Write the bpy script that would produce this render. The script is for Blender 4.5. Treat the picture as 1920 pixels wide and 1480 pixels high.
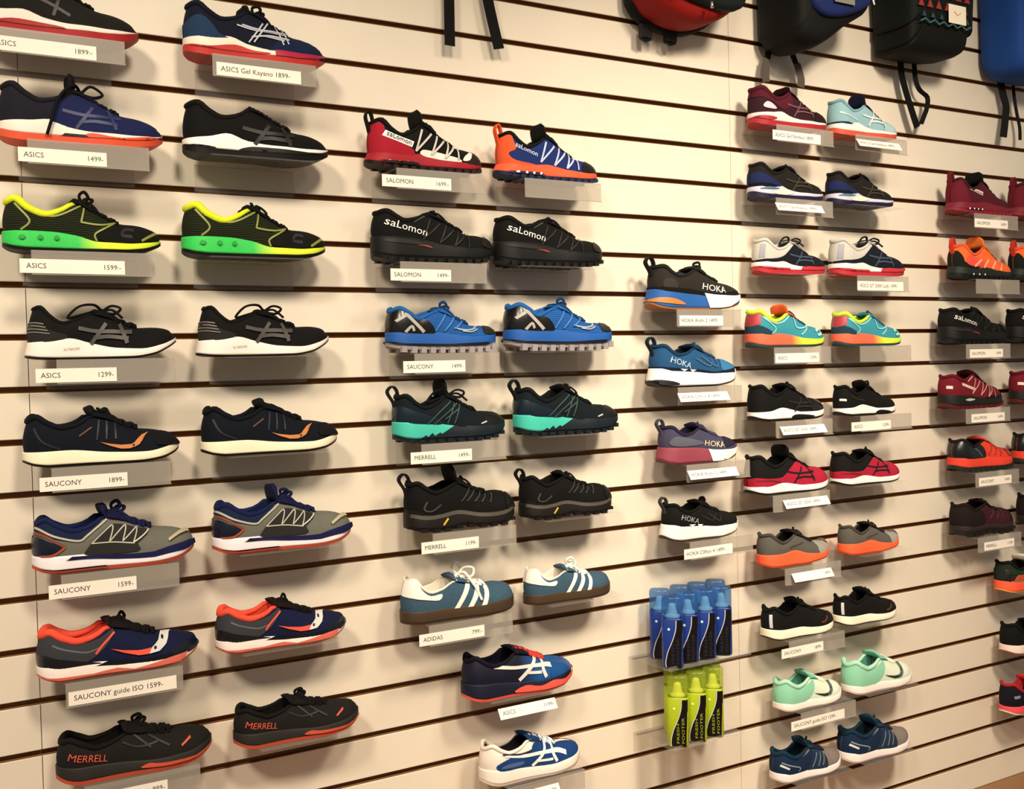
import bpy, bmesh, math, random
from mathutils import Vector, Matrix
from mathutils.geometry import delaunay_2d_cdt

for o in list(bpy.data.objects): bpy.data.objects.remove(o)
scene = bpy.context.scene
COL = scene.collection
PI = math.pi

# ------------------------------------------------------------------ camera
F_PX, YAW, PITCH, ROLL = 2046.92, 0.53821, -0.028096, -0.023525
CAM = Vector((-0.27731, -2.26224, 1.41810))
def make_camera():
    cy, sy, cp, sp = math.cos(YAW), math.sin(YAW), math.cos(PITCH), math.sin(PITCH)
    f = Vector((sy*cp, cy*cp, sp)); r = Vector((cy, -sy, 0)); u = r.cross(f)
    r2 = r*math.cos(ROLL) + u*math.sin(ROLL); u2 = u*math.cos(ROLL) - r*math.sin(ROLL)
    cam = bpy.data.cameras.new('camera'); ob = bpy.data.objects.new('camera', cam); COL.objects.link(ob)
    cam.sensor_fit = 'HORIZONTAL'; cam.sensor_width = 36.0; cam.lens = F_PX/1920*36.0
    cam.clip_start = 0.05; cam.clip_end = 60
    m = Matrix(((r2.x, u2.x, -f.x, CAM.x), (r2.y, u2.y, -f.y, CAM.y), (r2.z, u2.z, -f.z, CAM.z), (0, 0, 0, 1)))
    ob.matrix_world = m
    scene.camera = ob
make_camera()

# ------------------------------------------------------------------ world, lights, exposure
world = bpy.data.worlds.new('shop_interior_light'); scene.world = world; world.use_nodes = True
bg = world.node_tree.nodes['Background']
bg.inputs['Color'].default_value = (1.0, 0.93, 0.82, 1); bg.inputs['Strength'].default_value = 0.33
def spot(name, loc, target, power, color, size=72, radius=0.08, blend=0.8):
    l = bpy.data.lights.new(name, 'SPOT'); l.energy = power; l.color = color
    l.spot_size = math.radians(size); l.spot_blend = blend; l.shadow_soft_size = radius
    o = bpy.data.objects.new(name, l); COL.objects.link(o); o.location = loc
    o.rotation_euler = (Vector(target) - Vector(loc)).to_track_quat('-Z', 'Y').to_euler()
    return o
WARM = (1.0, 0.86, 0.68)
spot('ceiling_spotlight', (-1.20, -2.25, 2.95), (0.15, 0, 0.70), 330, WARM, 84, .2, 1.0)
spot('ceiling_spotlight', (0.20, -2.25, 2.95), (1.10, 0, 0.60), 270, WARM, 84, .2, 1.0)
spot('ceiling_spotlight', (1.35, -2.10, 2.95), (2.50, 0, 0.75), 430, WARM, 88, .2, 1.0)
spot('added_floor_bounce_light', (1.60, -1.60, 2.95), (1.60, -1.50, 0.0), 120, WARM, 95, .15, 0.9)  # added lamp: lights the floor so warm bounce reaches the lower wall
scene.view_settings.view_transform = 'Standard'
scene.view_settings.look = 'None'
scene.view_settings.gamma = 1.0
scene.view_settings.use_curve_mapping = False
scene.view_settings.exposure = -0.33

# ------------------------------------------------------------------ helpers
def lin(c): return c/12.92 if c <= 0.04045 else ((c+0.055)/1.055)**2.4
def rgb(h):
    h = h.lstrip('#'); c = [lin(int(h[i:i+2], 16)/255) for i in (0, 2, 4)]
    return tuple(c)
def dye(c):
    """dyed cloth and rubber: deep colours are deeper than their printed swatch"""
    l = .3*c[0]+.6*c[1]+.1*c[2]; k = .42+.58*min(1, l/.35)
    return tuple(x*k for x in c)
MATS = {}
def mat(hexcol, kind='mesh', col2=None):
    key = (hexcol, kind, col2)
    if key in MATS: return MATS[key]
    m = bpy.data.materials.new('%s_%s' % (kind, hexcol)); m.use_nodes = True
    nt = m.node_tree; N = nt.nodes; L = nt.links
    b = N['Principled BSDF']; c = rgb(hexcol)
    if kind in ('mesh', 'suede', 'rubber', 'foam', 'gloss', 'lace', 'bag', 'print', 'grad', 'waves', 'shiny'): c = dye(c)
    b.inputs['Specular IOR Level'].default_value = .18 if kind in ('mesh', 'suede', 'lace', 'waves', 'bag') else .3 if kind in ('rubber', 'foam', 'grad') else .5
    tc = N.new('ShaderNodeTexCoord')
    P = {'mesh': (.85, 420, .16, .25), 'suede': (.95, 160, .16, .15), 'rubber': (.55, 90, .06, .06), 'foam': (.62, 60, .04, .05),
         'gloss': (.28, 30, .05, .02), 'lace': (.9, 500, .15, .25), 'paper': (.8, 40, .03, .0), 'print': (.5, 40, .03, .0),
         'board': (.42, 9, .035, .02), 'mdf': (.9, 60, .18, .2), 'metal': (.3, 50, .04, .02), 'bag': (.72, 260, .14, .2), 'shiny': (.45, 200, .12, .1)}
    rough, sc, var, bump = P.get(kind, P['mesh'])
    if kind == 'metal': b.inputs['Metallic'].default_value = .9
    no = N.new('ShaderNodeTexNoise'); no.inputs['Scale'].default_value = sc; no.inputs['Detail'].default_value = 3
    L.new(tc.outputs['Object'], no.inputs['Vector'])
    ramp = N.new('ShaderNodeMix'); ramp.data_type = 'RGBA'
    A, B, R = ramp.inputs[6], ramp.inputs[7], ramp.outputs[2]
    lo = tuple(x*(1-var*1.6) for x in c); hi = tuple(min(1, x*(1+var*1.2)+var*.004) for x in c)
    A.default_value = (*lo, 1); B.default_value = (*hi, 1)
    L.new(no.outputs['Fac'], ramp.inputs[0])
    out = R
    if kind in ('grad', 'waves', 'gradz'):
        c2 = dye(rgb(col2)); mx = N.new('ShaderNodeMix'); mx.data_type = 'RGBA'
        L.new(R, mx.inputs[6]); mx.inputs[7].default_value = (*c2, 1)
        if kind == 'grad':
            sp = N.new('ShaderNodeSeparateXYZ'); L.new(tc.outputs['Object'], sp.inputs[0])
            mr = N.new('ShaderNodeMapRange'); mr.inputs[1].default_value = .125; mr.inputs[2].default_value = .175
            L.new(sp.outputs[0], mr.inputs[0]); L.new(mr.outputs[0], mx.inputs[0])
        else:
            wv = N.new('ShaderNodeTexWave'); wv.inputs['Scale'].default_value = 75; wv.inputs['Distortion'].default_value = 9
            wv.inputs['Detail'].default_value = 1.5; wv.inputs['Detail Scale'].default_value = .4
            wv.bands_direction = 'Z'
            L.new(tc.outputs['Object'], wv.inputs['Vector'])
            mr = N.new('ShaderNodeMapRange'); mr.inputs[1].default_value = .45; mr.inputs[2].default_value = .8; mr.inputs[4].default_value = .8
            L.new(wv.outputs['Fac'], mr.inputs[0]); L.new(mr.outputs[0], mx.inputs[0])
        out = mx.outputs[2]; rough, bump = (.6, .05) if kind == 'grad' else (.85, .15)
    L.new(out, b.inputs['Base Color'])
    b.inputs['Roughness'].default_value = rough
    if bump > 0:
        bp = N.new('ShaderNodeBump'); bp.inputs['Strength'].default_value = bump; bp.inputs['Distance'].default_value = .0015
        L.new(no.outputs['Fac'], bp.inputs['Height']); L.new(bp.outputs['Normal'], b.inputs['Normal'])
    MATS[key] = m
    return m
def clear_mat(name, tint, fac, col, rough):
    m = bpy.data.materials.new(name); m.use_nodes = True; nt = m.node_tree; N = nt.nodes; L = nt.links
    b = N['Principled BSDF']; b.inputs['Base Color'].default_value = (*col, 1); b.inputs['Roughness'].default_value = rough
    tr = N.new('ShaderNodeBsdfTransparent'); tr.inputs[0].default_value = (*tint, 1)
    no = N.new('ShaderNodeTexNoise'); no.inputs['Scale'].default_value = 25
    mr = N.new('ShaderNodeMapRange'); mr.inputs[3].default_value = fac*.95; mr.inputs[4].default_value = fac*1.05
    L.new(no.outputs['Fac'], mr.inputs[0])
    mx = N.new('ShaderNodeMixShader'); L.new(mr.outputs[0], mx.inputs[0]); L.new(tr.outputs[0], mx.inputs[1]); L.new(b.outputs[0], mx.inputs[2])
    L.new(mx.outputs[0], N['Material Output'].inputs['Surface'])
    return m
M_ACRYL = clear_mat('clear_acrylic', (.98, .975, .965), .07, (.75, .73, .7), .12)
M_LIP = clear_mat('frosted_acrylic', (.93, .91, .88), .36, (.50, .46, .40), .3)
M_BLUEFILM = clear_mat('blue_tinted_blister', (.55, .72, .9), .34, (.05, .15, .38), .15)
M_GREENFILM = clear_mat('green_tinted_blister', (.85, .92, .5), .3, (.42, .5, .06), .15)

def mesh_obj(name, verts, faces, material, parent=None, smooth=False, mats=None, midx=None):
    me = bpy.data.meshes.new(name); me.from_pydata([tuple(v) for v in verts], [], faces)
    for m in (mats or [material]): me.materials.append(m)
    if midx: me.polygons.foreach_set('material_index', midx)
    if smooth: me.polygons.foreach_set('use_smooth', [True]*len(me.polygons))
    me.validate(); me.update()
    o = bpy.data.objects.new(name, me); COL.objects.link(o)
    if parent: o.parent = parent
    return o
def empty(name, loc=(0, 0, 0), label=None, cat=None, group=None):
    o = bpy.data.objects.new(name, None); COL.objects.link(o); o.location = loc; o.empty_display_size = .02
    if label: o['label'] = label
    if cat: o['category'] = cat
    if group: o['group'] = group
    return o
def tag(o, label, cat, group=None):
    o['label'] = label; o['category'] = cat
    if group: o['group'] = group
    return o
class MB:
    """collects verts and faces of one mesh"""
    def __init__(s): s.v = []; s.f = []
    def add(s, v, f):
        k = len(s.v); s.v += [tuple(p) for p in v]; s.f += [tuple(i+k for i in q) for q in f]
    def box(s, x0, x1, y0, y1, z0, z1):
        s.add([(x0, y0, z0), (x1, y0, z0), (x1, y1, z0), (x0, y1, z0), (x0, y0, z1), (x1, y0, z1), (x1, y1, z1), (x0, y1, z1)],
              [(0, 3, 2, 1), (4, 5, 6, 7), (0, 1, 5, 4), (1, 2, 6, 5), (2, 3, 7, 6), (3, 0, 4, 7)])
    def tube(s, pts, r, n=6, flat=1.0, cap=True, closed=False):
        pts = [Vector(p) for p in pts]; m = len(pts); rings = []
        up = Vector((0, 0, 1)); prev = None
        for i, p in enumerate(pts):
            if closed: t = pts[(i+1) % m] - pts[i-1]
            else: t = pts[min(i+1, m-1)] - pts[max(i-1, 0)]
            t = t.normalized() if t.length > 1e-9 else Vector((1, 0, 0))
            a = prev if prev is not None else (up if abs(t.z) < .9 else Vector((0, 1, 0)))
            a = (a - t*a.dot(t)); a = a.normalized() if a.length > 1e-6 else t.orthogonal().normalized()
            b = t.cross(a); prev = a
            rr = r[i] if isinstance(r, (list, tuple)) else r
            rings.append([p + (a*math.sin(2*PI*k/n)*flat + b*math.cos(2*PI*k/n))*rr for k in range(n)])
        v = [q for ring in rings for q in ring]; f = []
        for i in range(m if closed else m-1):
            j = (i+1) % m
            for k in range(n): f.append((i*n+k, i*n+(k+1) % n, j*n+(k+1) % n, j*n+k))
        if cap and not closed: f.append(tuple(range(n-1, -1, -1))); f.append(tuple((m-1)*n+k for k in range(n)))
        s.add(v, f)
    def build(s, name, material, parent=None, smooth=False): return mesh_obj(name, s.v, s.f, material, parent, smooth)
def catmull(pts, n=4, closed=False):
    out = []; m = len(pts)
    rng = range(m if closed else m-1)
    for i in rng:
        g = (lambda k: pts[k % m]) if closed else (lambda k: pts[max(0, min(m-1, k))])
        p0, p1, p2, p3 = g(i-1), g(i), g(i+1), g(i+2)
        for k in range(n):
            t = k/n
            out.append(tuple(.5*((2*b)+(-a+c)*t+(2*a-5*b+4*c-d)*t*t+(-a+3*b-3*c+d)*t**3) for a, b, c, d in zip(p0, p1, p2, p3)))
    if not closed: out.append(tuple(pts[-1]))
    return out
def curve(pts):
    """monotone cubic interpolation"""
    xs = [p[0] for p in pts]; ys = [p[1] for p in pts]; n = len(xs)
    d = [(ys[i+1]-ys[i])/(xs[i+1]-xs[i]) for i in range(n-1)]
    m = [d[0]]+[0 if d[i-1]*d[i] <= 0 else 2*d[i-1]*d[i]/(d[i-1]+d[i]) for i in range(1, n-1)]+[d[-1]]
    def f(x):
        if x <= xs[0]: return ys[0]
        if x >= xs[-1]: return ys[-1]
        i = 0
        while x > xs[i+1]: i += 1
        h = xs[i+1]-xs[i]; t = (x-xs[i])/h
        return ((2*t**3-3*t*t+1)*ys[i]+(t**3-2*t*t+t)*h*m[i]+(-2*t**3+3*t*t)*ys[i+1]+(t**3-t*t)*h*m[i+1])
    return f
TEXTS = {}
def text_geo(s):
    """flat letters, width normalised to 1: verts (x,y), faces, height"""
    if s in TEXTS: return TEXTS[s]
    cu = bpy.data.curves.new('t', 'FONT'); cu.body = s; cu.size = 1; cu.resolution_u = 2
    ob = bpy.data.objects.new('t', cu); COL.objects.link(ob)
    dg = bpy.context.evaluated_depsgraph_get(); me = ob.evaluated_get(dg).to_mesh()
    v = [(p.co.x, p.co.y) for p in me.vertices]; f = [tuple(p.vertices) for p in me.polygons]
    ob.evaluated_get(dg).to_mesh_clear(); bpy.data.objects.remove(ob); bpy.data.curves.remove(cu)
    x0 = min(p[0] for p in v); x1 = max(p[0] for p in v); w = x1-x0
    v = [((a-x0)/w, b/w) for a, b in v]
    TEXTS[s] = (v, f, .72/w)
    return TEXTS[s]
def smoothstep(a, b, x):
    t = max(0, min(1, (x-a)/(b-a))); return t*t*(3-2*t)

# ------------------------------------------------------------------ the setting
GZ = lambda k: .09 + (20-k)*.1            # height of groove k
M_BOARD = mat('E9DECB', 'board'); M_MDF = mat('8A5E30', 'mdf')
wall = mesh_obj('wall_back', *(lambda b: (b.v, b.f))((lambda b: (b.box(-1.80, 5.4, .017, .035, 0, 3.2), b)[1])(MB())), M_MDF)
wall['kind'] = 'structure'; wall['label'] = 'cream slatwall panelling with horizontal brown grooves'
def plank_mesh(w, h):
    b = MB(); b.box(-w/2, w/2, 0, .017, 0, h)
    me = bpy.data.meshes.new('plank'); me.from_pydata(b.v, [], b.f)
    me.materials.append(M_BOARD); me.materials.append(M_MDF)
    for p in me.polygons: p.material_index = 1 if abs(p.normal.z) > .5 else 0
    bm = bmesh.new(); bm.from_mesh(me)
    es = [e for e in bm.edges if all(abs(v.co.y) < 1e-6 for v in e.verts) and abs(e.verts[0].co.z-e.verts[1].co.z) < 1e-6]
    bmesh.ops.bevel(bm, geom=es, offset=.0012, segments=1, affect='EDGES', profile=.5, material=0)
    bm.to_mesh(me); bm.free()
    return me
SEAM = 1.7857
PM = {}
for pi in range(-1, 3):
    for k in range(-10, 21):
        z0 = GZ(k+1)+.0060 if k < 20 else .0
        z1 = GZ(k)-.0060
        key = (round(z1-z0, 4))
        if key not in PM: PM[key] = plank_mesh(SEAM-.0016, z1-z0)
        o = bpy.data.objects.new('plank', PM[key]); COL.objects.link(o); o.parent = wall
        o.location = (pi*SEAM+SEAM/2, 0, z0)
fl = MB(); fl.box(-3.0, 6.5, -5.0, .035, -.05, -.0005)
fm = mat('8A6038', 'board')
floor = fl.build('floor', fm); floor['kind'] = 'structure'; floor['label'] = 'brown wooden shop floor'

# ------------------------------------------------------------------ shoe geometry
LEN = .29
XS = [.5-.5*math.cos(PI*i/40) for i in range(41)]
W_LAT = curve([(0, .122), (.15, .132), (.35, .128), (.5, .142), (.68, .170), (.8, .166), (.9, .15), (1, .12)])
W_MED = curve([(0, .122), (.15, .128), (.35, .112), (.5, .120), (.68, .160), (.8, .160), (.9, .145), (1, .12)])
TOP0 = [(0, .335), (.05, .342), (.12, .305), (.22, .262), (.32, .285), (.41, .335), (.5, .308), (.6, .255), (.7, .205), (.8, .180), (.9, .156), (.96, .13), (1, .10)]
MT0 = [(0, .125), (.3, .12), (.55, .09), (.75, .08), (.9, .09), (1, .118)]
GB0 = [(0, .055), (.06, .03), (.14, .02), (.7, .02), (.85, .034), (.95, .066), (1, .098)]
class Shoe:
    def __init__(s, sp):
        s.sp = sp
        s.top0 = curve(sp.get('top', TOP0)); s.mt = curve(sp.get('mt', MT0)); s.gb = curve(sp.get('gb', GB0))
        s.xa = sp.get('xa', .41); s.xv = sp.get('xv', .72); s.ws = sp.get('ws', 1.0); s.lean = sp.get('lean', .022)
        s.ot = sp.get('ot', .02); s.flare = sp.get('flare', .05)
        s.hs = sp.get('hs', 1.0)
    def top(s, x):
        z = s.top0(x)+.040*smoothstep(.58, .86, x)*(1-.75*smoothstep(.955, 1, x))+.022*math.exp(-((x-.035)/.05)**2)
        b = s.mt(x)-.03; z = b+(z-b)*s.hs
        if x > .86: z = max(z, s.mt(x)+.082*math.sqrt(max(0, 1-((x-.86)/.14)**2))) if x < .999 else max(z, s.mt(x)+.004)
        return z
    def w(s, x, side):
        a = (W_LAT if side < 0 else W_MED)(x)*s.ws
        if x < .13: a *= math.sqrt(max(0, 1-((.13-x)/.13)**2))
        if x > .8: a *= max(0, 1-((x-.8)/.2)**2.7)**.5
        return a
    def cy(s, x): return .035*smoothstep(.5, 1, x)
    def wt(s, x, side):
        w = s.w(x, side)
        if x <= s.xa-.06: return w*.84
        a = smoothstep(s.xa-.06, s.xa+.06, x); thr = .085+(.04-.085)*min(1, max(0, (x-s.xa)/(s.xv-s.xa)))
        v = w*.84*(1-a)+min(thr, w*.84)*a
        return v*(1-smoothstep(s.xv-.04, s.xv+.05, x))
    def up(s, side, x, v):
        x = max(0, min(1, x)); v = max(0, min(1, v))
        wb = s.w(x, side)*.975; wt = s.wt(x, side); zb = s.mt(x)-.03; zt = max(s.top(x), zb+.004)
        a = smoothstep(s.xa-.05, s.xv, x); p = 3.4*(1-a)+2.3*a; q = 1.5*(1-a)+1.9*a
        k = max(0, 1-v**p)**(1/q)
        y = wt+(wb*(1+.06*math.sin(PI*v)*(1-.5*a))-wt)*k
        e = math.exp(-(x/.12)**2); et = math.exp(-((1-x)/.08)**2)
        xx = x + (s.lean*v**1.6 - .016*math.sin(PI*v))*e + .010*(1-v)*et-.004*v*et
        return Vector((xx*LEN, (s.cy(x)+side*y)*LEN, (zb+v*(zt-zb))*LEN))
    def mid(s, side, x, v):
        x = max(0, min(1, x)); zb = s.gb(x); zt = max(s.mt(x), zb+.003)
        y = s.w(x, side)*(1.02+s.flare*(1-v)-.03*math.sin(PI*v)*0 + .025*math.sin(PI*v))
        e = math.exp(-(x/.1)**2); et = math.exp(-((1-x)/.06)**2)
        xx = x - (.016+s.sp.get('heelout', 0)*(1-v))*e*(1) + .008*et
        return Vector((xx*LEN, (s.cy(x)+side*y)*LEN, (zb+v*(zt-zb))*LEN))
    def on_up(s, side, x, z, off):
        x = max(.00004, min(.99996, x)); zb = s.mt(x)-.03; zt = max(s.top(x), zb+.004)
        v = max(.02, min(.978, (z-zb)/max(s.top0(x)-zb, .62*(zt-zb)/s.hs)))
        return s._off(s.up, side, x, v, off)
    def on_mid(s, side, x, z, off):
        x = max(.00004, min(.99996, x)); zb = s.gb(x); zt = max(s.mt(x), zb+.003)
        v = max(0.0, min(1.0, (z-zb)/(zt-zb)))
        return s._off(s.mid, side, x, v, off)
    def _off(s, fn, side, x, v, off):
        h = min(.004, max(.0004, .4*min(x, 1-x)))
        p = fn(side, x, v)
        a = fn(side, min(1, x+h), v)-fn(side, max(0, x-h), v); b = fn(side, x, min(1, v+.02))-fn(side, x, max(0, v-.02))
        n = a.cross(b)*(1 if side < 0 else -1)
        n = n.normalized() if n.length > 1e-12 else Vector((0, side, 0))
        return p+n*off*LEN

def loft(fn, vs, closed_bottom=False, closed_top=False):
    v = []; f = []; nv = len(vs); nx = len(XS)
    for si, side in enumerate((-1, 1)):
        for x in XS:
            for t in vs: v.append(fn(side, x, t))
    idx = lambda si, i, j: si*nx*nv+i*nv+j
    for si in (0, 1):
        for i in range(nx-1):
            for j in range(nv-1):
                q = (idx(si, i, j), idx(si, i+1, j), idx(si, i+1, j+1), idx(si, i, j+1))
                f.append(q if si == 0 else q[::-1])
    for on, j, fl in ((closed_bottom, 0, True), (closed_top, nv-1, False)):
        if on:
            for i in range(nx-1):
                q = (idx(0, i, j), idx(1, i, j), idx(1, i+1, j), idx(0, i+1, j))
                f.append(q if fl else q[::-1])
    return v, f
def weld(o, d=1e-5):
    bm = bmesh.new(); bm.from_mesh(o.data); bmesh.ops.remove_doubles(bm, verts=bm.verts, dist=d)
    bm.to_mesh(o.data); bm.free(); return o
def densify(p, step, closed=True):
    out = []; n = len(p)
    for i in range(n if closed else n-1):
        a, b = p[i], p[(i+1) % n]; k = max(1, int(math.hypot(b[0]-a[0], b[1]-a[1])/step))
        out += [(a[0]+(b[0]-a[0])*t/k, a[1]+(b[1]-a[1])*t/k) for t in range(k)]
    if not closed: out.append(p[-1])
    return out
def inside(p, x, z):
    c = False; n = len(p)
    for i in range(n):
        (x1, z1), (x2, z2) = p[i], p[i-1]
        if (z1 > z) != (z2 > z) and x < (x2-x1)*(z-z1)/(z2-z1)+x1: c = not c
    return c
def patch_geo(poly, step=.021):
    # triangulate in the same end-clustered parameter as the shoe surface
    poly = [(math.acos(max(-1, min(1, 1-2*a)))/PI, b) for a, b in densify(poly, step)]
    poly = densify(poly, step)
    poly = [p for i, p in enumerate(poly) if math.hypot(p[0]-poly[i-1][0], p[1]-poly[i-1][1]) > 1e-4]
    n = len(poly); pts = list(poly)
    xs = [p[0] for p in poly]; zs = [p[1] for p in poly]
    x = min(xs)+step*.5
    while x < max(xs):
        z = min(zs)+step*.4
        while z < max(zs):
            if inside(poly, x, z) and min(math.hypot(a-x, b-z) for a, b in poly) > step*.45: pts.append((x, z))
            z += step*.8
        x += step
    r = delaunay_2d_cdt([Vector(p) for p in pts], [(i, (i+1) % n) for i in range(n)], [], 1, 1e-5)
    return [(.5-.5*math.cos(PI*p[0]), p[1]) for p in r[0]], [tuple(f) for f in r[2]]
def decal(shoe, root, i, d):
    kind, name, col = d[0], d[1], d[2]
    mk = 'print'
    if ':' in col: col, mk = col.split(':')
    off = .0052+.0012*i; b = MB()
    surf = shoe.on_mid if kind[0] == 'M' else shoe.on_up
    k2 = kind[-1]
    if k2 in 'PL':
        poly = catmull(d[3], 3, True) if k2 == 'P' else d[3]
        v, f = patch_geo(poly)
        b.add([surf(-1, p[0], p[1], off) for p in v], f)
        if kind[0] != 'O' and (min(p[0] for p in v) < .03 or max(p[0] for p in v) > .9):
            mesh_obj(name, [surf(1, p[0], p[1], off) for p in v], [q[::-1] for q in f], mat(col, mk), root, True)
    elif k2 == 'S':
        pts = densify(catmull(d[4], 5) if len(d[4]) > 2 else d[4], .02, False); w = d[3]/2
        v = []
        for q, p in enumerate(pts):
            a = pts[min(q+1, len(pts)-1)]; c = pts[max(q-1, 0)]; t = Vector((a[0]-c[0], a[1]-c[1])); t = t.normalized() if t.length else Vector((1, 0))
            ww = w*(1 if len(d) < 6 else (d[5]+(1-d[5])*min(1, 3*(1-abs(2*q/max(1, len(pts)-1)-1)))))
            v += [surf(-1, p[0]-t.y*ww, p[1]+t.x*ww, off), surf(-1, p[0]+t.y*ww, p[1]-t.x*ww, off)]
        b.add(v, [(2*q, 2*q+1, 2*q+3, 2*q+2) for q in range(len(pts)-1)])
    elif k2 == 'T':
        off += .004; s, (x0, z0), (x1, z1) = d[3], d[4], d[5]; hs = d[6] if len(d) > 6 else 1
        v, f, h = text_geo(s); L = math.hypot(x1-x0, z1-z0); ux, uz = (x1-x0)/L, (z1-z0)/L
        b.add([surf(-1, x0+(a*ux-c*uz*hs)*L, z0+(a*uz+c*ux*hs)*L, off) for a, c in v], f)
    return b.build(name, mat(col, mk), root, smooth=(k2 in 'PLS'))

def build_shoe(sp, seed):
    rnd = random.Random(seed); s = Shoe(sp); L = LEN
    root = empty(sp.get('kind', 'running_shoe'))
    g = lambda k, d: sp.get(k, d)
    def m(k, d, kind):
        c = g(k, d)
        if '>' in c: a, b = c.split('>'); return mat(a, 'grad', b)
        if '~' in c: a, b = c.split('~'); return mat(a, 'waves', b)
        if ':' in c: a, b = c.split(':'); return mat(a, b)
        return mat(c, kind)
    # upper
    vs = [1-(1-i/11)**1.7 for i in range(12)]
    v, f = loft(s.up, vs); weld(mesh_obj('upper', v, f, m('upper', '1A1816', 'mesh'), root, True))
    # midsole
    v, f = loft(s.mid, [0, .12, .3, .5, .7, .88, 1], True, True)
    weld(mesh_obj('midsole', v, f, m('mid', 'EFE6DA', 'foam'), root, True))
    # outsole with tread
    def outs(side, x, t):
        p = s.mid(side, x, 0); q = Vector((p.x, p.y, p.z-s.ot*L*(1-t)*(1 if x < .9 else 1)))
        q.y = s.cy(x)*L+(p.y-s.cy(x)*L)*(.95+.05*t); return q
    v, f = loft(outs, [0, .45, 1], True, False); b = MB(); b.add(v, f)
    nl = g('lugs', 0)
    for i in range(nl):
        for side in (-1, 1):
            x = .04+.93*(i+.5)/nl; wl = .26/nl
            p = outs(side, x, 0); yc = p.y-side*.012*L
            lh = g('lugh', .02)*L
            x0, x1 = (x-wl)*L, (x+wl)*L
            b.box(x0, x1, min(yc-.028*L, yc+.028*L)*1, yc+.016*L, p.z-lh, p.z+.02*L)
    ob = weld(b.build('outsole', m('out', '1A1816', 'rubber'), root, False))
    # lining and insole seen through the collar opening
    xl = [x for x in XS if .012 < x < s.xa+.12]; b = MB()
    for side in (-1, 1):
        v = []
        for x in xl:
            for t in (.985, .9, .75, .55, .35):
                p = s.up(side, x, t); c = s.cy(x)*L
                p.y = c+(p.y-c)*(.90 if t > .95 else .84); p.x += .012*L*math.exp(-(x/.08)**2); v.append(p)
        ff = [(i*5+j, (i+1)*5+j, (i+1)*5+j+1, i*5+j+1) for i in range(len(xl)-1) for j in range(4)]
        b.add(v, ff)
    v = []
    for x in xl:
        for side in (-1, 1):
            p = s.up(side, x, .42); c = s.cy(x)*L; p.y = c+(p.y-c)*.88; v.append(p)
    b.add(v, [(2*i, 2*i+1, 2*i+3, 2*i+2) for i in range(len(xl)-1)])
    b.build('lining', m('lining', g('collar', '1A1816'), 'mesh'), root, True)
    # padded collar
    xc = [x for x in XS if x <= s.xa+.02]
    path = [s.up(-1, x, .985) for x in reversed(xc)]+[s.up(1, x, .985) for x in xc[1:]]
    cr = g('cr', .020)*L
    b = MB(); b.tube([p+Vector((0, 0, -.004*L)) for p in path], [cr*(.55+.45*min(1, 6*min(i, len(path)-1-i)/len(path))) for i in range(len(path))], 7)
    b.build('collar', m('collar', '1A1816', 'mesh'), root, True)
    # tongue
    tl = g('tl', .07)*.62; ta = math.radians(g('ta', 62)); path = []; n = 9
    for i in range(n):
        x = s.xv+.0+(s.xa+.01-s.xv)*i/(n-1); path.append((x, s.top(x)+.006))
    x, z = path[-1]
    for i in range(1, 5): path.append((x-tl*math.cos(ta)*i/4, z+tl*math.sin(ta)*i/4))
    b = MB(); rows = []; K = 10; mm = len(path)
    for i, (x, z) in enumerate(path):
        a = path[max(0, i-1)]; c = path[min(mm-1, i+1)]; t = Vector((c[0]-a[0], 0, c[1]-a[1])).normalized(); nrm = Vector((t.z, 0, -t.x))*(1 if t.x < 0 else -1)
        if nrm.z < 0 and abs(nrm.z) > .05: nrm = -nrm
        fr = i/(mm-1); hw = (.045+.075*smoothstep(0, .6, fr))*(1 if i < mm-2 else .93 if i < mm-1 else .58)*g('tw', 1.0); th = .012+.012*fr
        if i == mm-1: th *= .6
        for k in range(K):
            an = 2*PI*k/K; yy = math.cos(an)*hw; hh = math.sin(an)*th+.026*(1-(yy/hw)**2)
            P = Vector((x, s.cy(x)+yy, z))+nrm*(hh-.012); rows.append(P*L)
    f = [(i*K+k, i*K+(k+1) % K, (i+1)*K+(k+1) % K, (i+1)*K+k) for i in range(mm-1) for k in range(K)]
    f += [tuple(range(K-1, -1, -1)), tuple((mm-1)*K+k for k in range(K))]
    mesh_obj('tongue', rows, f, m('tongue', g('upper', '1A1816').split('~')[0].split('>')[0], 'mesh'), root, True)
    # laces: criss-cross rows and a bow
    b = MB(); nr = g('rows', 5); lr = g('lr', .0115)*L
    def eyelet(x, side):
        x = max(s.xa+.005, min(s.xv, x)); p = s.up(side, x, .97); p.y += side*.006*L; p.z += .004*L; return p
    for i in range(nr):
        xa = s.xv-.02+(s.xa+.03-s.xv)*i/(nr-.3); xb = s.xv-.02+(s.xa+.03-s.xv)*(i+.75)/(nr-.3)
        for side in (-1, 1):
            p, q = eyelet(xa, side), eyelet(xb, -side); mx = (xa+xb)/2; top = Vector((mx*L, s.cy(mx)*L, (s.top(mx)+.034)*L))
            q1 = (p+top)/2+Vector((0, 0, .012*L)); q2 = (q+top)/2+Vector((0, 0, .012*L))
            b.tube([p, q1, top, q2, q], lr, 6, .7)
    bow = g('bow', 'loops')
    kx = s.xa+.075; kn = Vector((kx, s.cy(kx), s.top(kx)+.034))
    J = lambda a: rnd.uniform(-a, a)
    bs = g('bs', .55)
    def ribbon(pts, r=lr): b.tube([Vector(p)*L for p in catmull([tuple(kn+Vector(q)*(1 if bow in ('drape', 'side', 'back') else bs)) for q in pts], 5)], r, 6, .8)
    if bow != 'none':
        b.tube([(kn+Vector((-.02, 0, 0)))*L, kn*L, (kn+Vector((.02, 0, 0)))*L], [lr*1.2, lr*2, lr*1.2], 7)
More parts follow.
